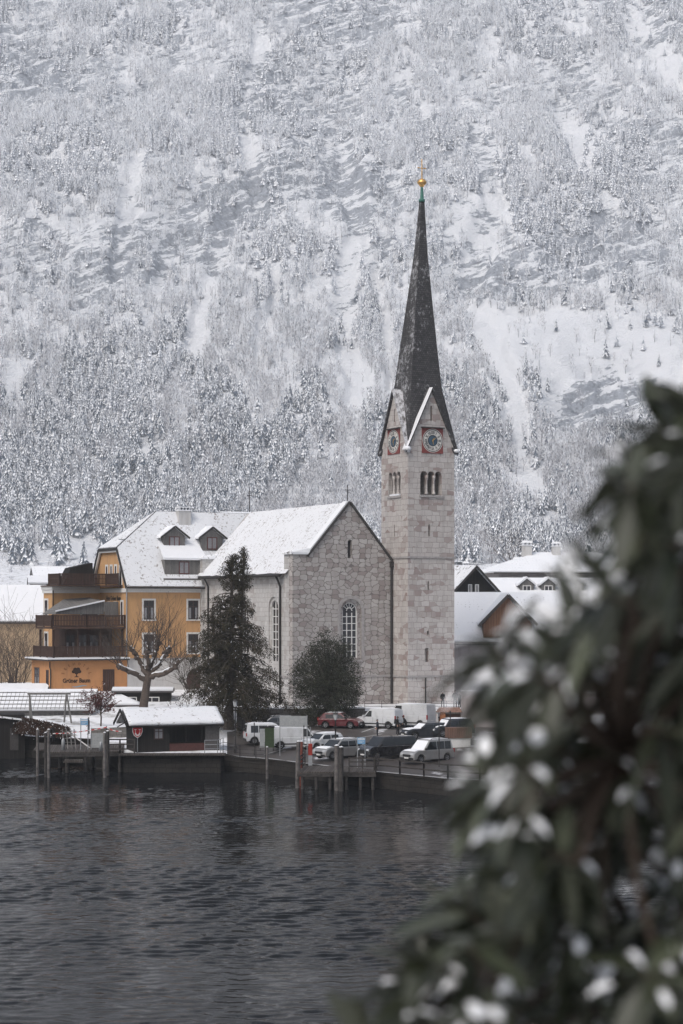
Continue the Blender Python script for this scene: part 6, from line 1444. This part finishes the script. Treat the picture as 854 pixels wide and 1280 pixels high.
person(312,181.0,30,'person in dark clothes under the tall evergreen beside the white vans',jacket=(.015,.013,.013))
person(308.5,182.0,200,'second dark figure standing close behind under the tall evergreen',jacket=(.02,.016,.015),height=1.68)
person(111,186.0,180,'person in a long black coat on the snow behind the left pier sign',jacket=(.008,.008,.01),height=1.7)
person(67,179.0,160,'hunched person in dark clothes at the landward end of the left pier',pose='bend',jacket=(.018,.015,.014),z=1.85)
# ================================================================== FOREGROUND SHRUB (real size, 3 to 4.6 m from the lens, rooted on the hillside)
def foreground():
    rs = random.Random(11); base = Vector((1.05, 3.9, 12.72))
    root = empty('foreground_shrub', base, 0, 'large dark evergreen shrub with snow on its leaves filling the right foreground', 'shrub')
    outline = [(455,836),(500,806),(545,776),(580,748),(612,738),(650,760),(690,765),(715,752),(745,708),(775,648),(800,612),(830,598),(870,590),(915,592),(940,572),(970,560),(1000,588),(1040,604),(1080,588),(1120,560),(1160,540),(1200,510),(1240,478),(1280,446),(1420,380)]
    ys = [o[0] for o in outline]; xs = [o[1] for o in outline]
    m = MB(); whorls = []
    tries = 0
    while len(whorls) < 300 and tries < 20000:
        tries += 1
        py = rs.uniform(470, 1420); e = float(np.interp(py, ys, xs)); px = e + (40 if py < 760 else 14) + (rs.uniform(0, 110) if rs.random() < .42 else rs.uniform(60, 460))
        if px > 1010: continue
        D = rs.uniform(2.9, 4.4); p = Vector((X(px,D),D,Z(py,D)))
        if any((p-q).length < .078 for q,_ in whorls): continue
        # outward and drooping direction
        d = Vector((-(.75) + rs.gauss(0,.45), rs.gauss(0,.5)-.15, .35+rs.gauss(0,.35))).normalized(); whorls.append((p, d))
    # limbs: a few main ones, whorls attach to the nearest
    hub = []
    for i in range(9):
        t = i/8; pyt = 1250-85*i; tgt = Vector((X(float(np.interp(pyt, ys, xs))+90+(i%3)*80, 3.6), 3.3+.35*(i%4), Z(pyt, 3.6))); pts = [base+Vector((rs.gauss(0,.05),rs.gauss(0,.05),-.1))]
        for k in range(1,6):
            q = base.lerp(tgt, k/5); q.x += .18*math.sin(math.pi*k/5)*(1-t); q += Vector((rs.gauss(0,.02),)*3); pts.append(q)
        m.tube([q-base for q in pts], [.028,.024,.020,.016,.012,.008], 7, smooth=True); hub += pts[1:]
    for p, d in whorls:
        h = min(hub, key=lambda q: (q-p).length); mid = h.lerp(p, .55)+Vector((0,0,-.02)); m.tube([h-base, mid-base, p-d*.04-base, p+d*.01-base], [.007,.006,.005,.004], 5)
    m.build('branches', simple('shrub_bark',(.05,.035,.026),.8), root)
    lv = [MB(), MB()]; sn = MB()
    def leaf(mb, p, d, side, L, W_, curl, snow):
        up = side.cross(d).normalized(); n = 7; V = []; C = []
        for i in range(n+1):
            t = i/n; w_ = W_*math.sin(math.pi*min(1,t*.96+.03))**.75*(1-.25*t)*.5 ; c = p + d*(L*t) - Vector((0,0,1))*(curl*L*t*t); C.append((c,w_,t))
            V += [c-side*w_+up*w_*.28, c, c+side*w_+up*w_*.28]
        mb.add([tuple(v-base) for v in V], [(i*3+j,i*3+j+1,(i+1)*3+j+1,(i+1)*3+j) for i in range(n) for j in range(2)], True)
        if snow:
            a, b = snow; th = rs.uniform(.006,.018); V = []; k = 9; wf = rs.uniform(.55,1.0); so = rs.uniform(-.35,.35)*(1-wf+.2); sd_ = rs.uniform(0,99)
            for i in range(k+1):
                t = a+(b-a)*i/k; c = p+d*(L*t)-Vector((0,0,1))*(curl*L*t*t); w_ = W_*math.sin(math.pi*min(1,t*.96+.03))**.75*(1-.25*t)*.5; e = math.sin(math.pi*i/k)**.5 if 0<i<k else 0; w2 = w_*(.12+.88*e)*wf*(.8+.5*mnoise.noise(Vector((i*.8,sd_,0))))
                for j in range(6):
                    f = j/5*2-1; hgt = th*e*math.sqrt(max(0,1-f*f)); V.append(tuple(c+side*(w2*f+so*w_)+up*(abs(w2*f+so*w_)*.28)+Vector((0,0,hgt*(.7+.7*mnoise.noise(Vector((i*.9,j*.7,sd_))))+.0015))-base))
            sn.add(V, [(i*6+j,i*6+j+1,(i+1)*6+j+1,(i+1)*6+j) for i in range(k) for j in range(5)], True)
    for (p, d) in whorls:
        n = rs.randint(7, 11); u = d.cross(Vector((0,0,1))); u = u.normalized() if u.length > .05 else Vector((1,0,0)); v = d.cross(u); a0 = rs.uniform(0,6.28); sp = rs.random()
        q_ = (p.x/p.y*F+CX, HY-(p.z-H)/p.y*F); heavy = math.hypot((q_[0]-695)/85, (q_[1]-835)/85) < 1; eo = q_[0]-float(np.interp(q_[1], ys, xs)); snowy = heavy or rs.random() < (.68 if eo > 90 else .3)
        for i in range(n):
            a = a0+6.283*i/n+rs.gauss(0,.15); r = u*math.cos(a)+v*math.sin(a); k = rs.uniform(.15,.75); dd = (d*k+r*(1-.3*k)-Vector((0,0,1))*rs.uniform(.1,.75)).normalized(); L = rs.uniform(.085,.155); W_ = L*rs.uniform(.26,.38)
            side = dd.cross(Vector((0,0,1))); side = side.normalized() if side.length > .05 else u; 
            tw = rs.gauss(0,.35); up = side.cross(dd); side = (side*math.cos(tw)+up*math.sin(tw)).normalized()
            s = None
            if snowy and dd.z > -.55 and rs.random() < (.95 if heavy else .55): a_ = rs.uniform(.08,.5); s = (.06, .93) if heavy and rs.random() < .6 else (a_, min(.95, a_+rs.uniform(.22,.5)))
            leaf(lv[0 if rs.random() < .68 else 1], p+r*.006, dd, side, L, W_, rs.uniform(.05,.35), s)
    def lm(nm, c, back):
        t = NT(nm); g = t.N('NewGeometry'); rnd = t.ramp(g.outputs['Random Per Island'], [(0, tuple(q*.6 for q in c)), (1, tuple(q*1.4 for q in c))]); t.color(t.mix(g.outputs['Backfacing'], rnd, back)); t.b.inputs['Roughness'].default_value = .42; t.b.inputs['Specular IOR Level'].default_value = .4; return t.m
    lv[0].build('leaves', lm('shrub_leaf', (.027,.032,.018), (.054,.059,.040)), root, fix=False); lv[1].build('highlight_leaves', lm('shrub_leaf_pale', (.068,.076,.050), (.085,.090,.065)), root, fix=False)  # paler copy: leaf colour variation plus highlights painted into the colour
    tag(sn.build('leaf_snow', M['snow'], root, fix=False), kind='stuff')
foreground()
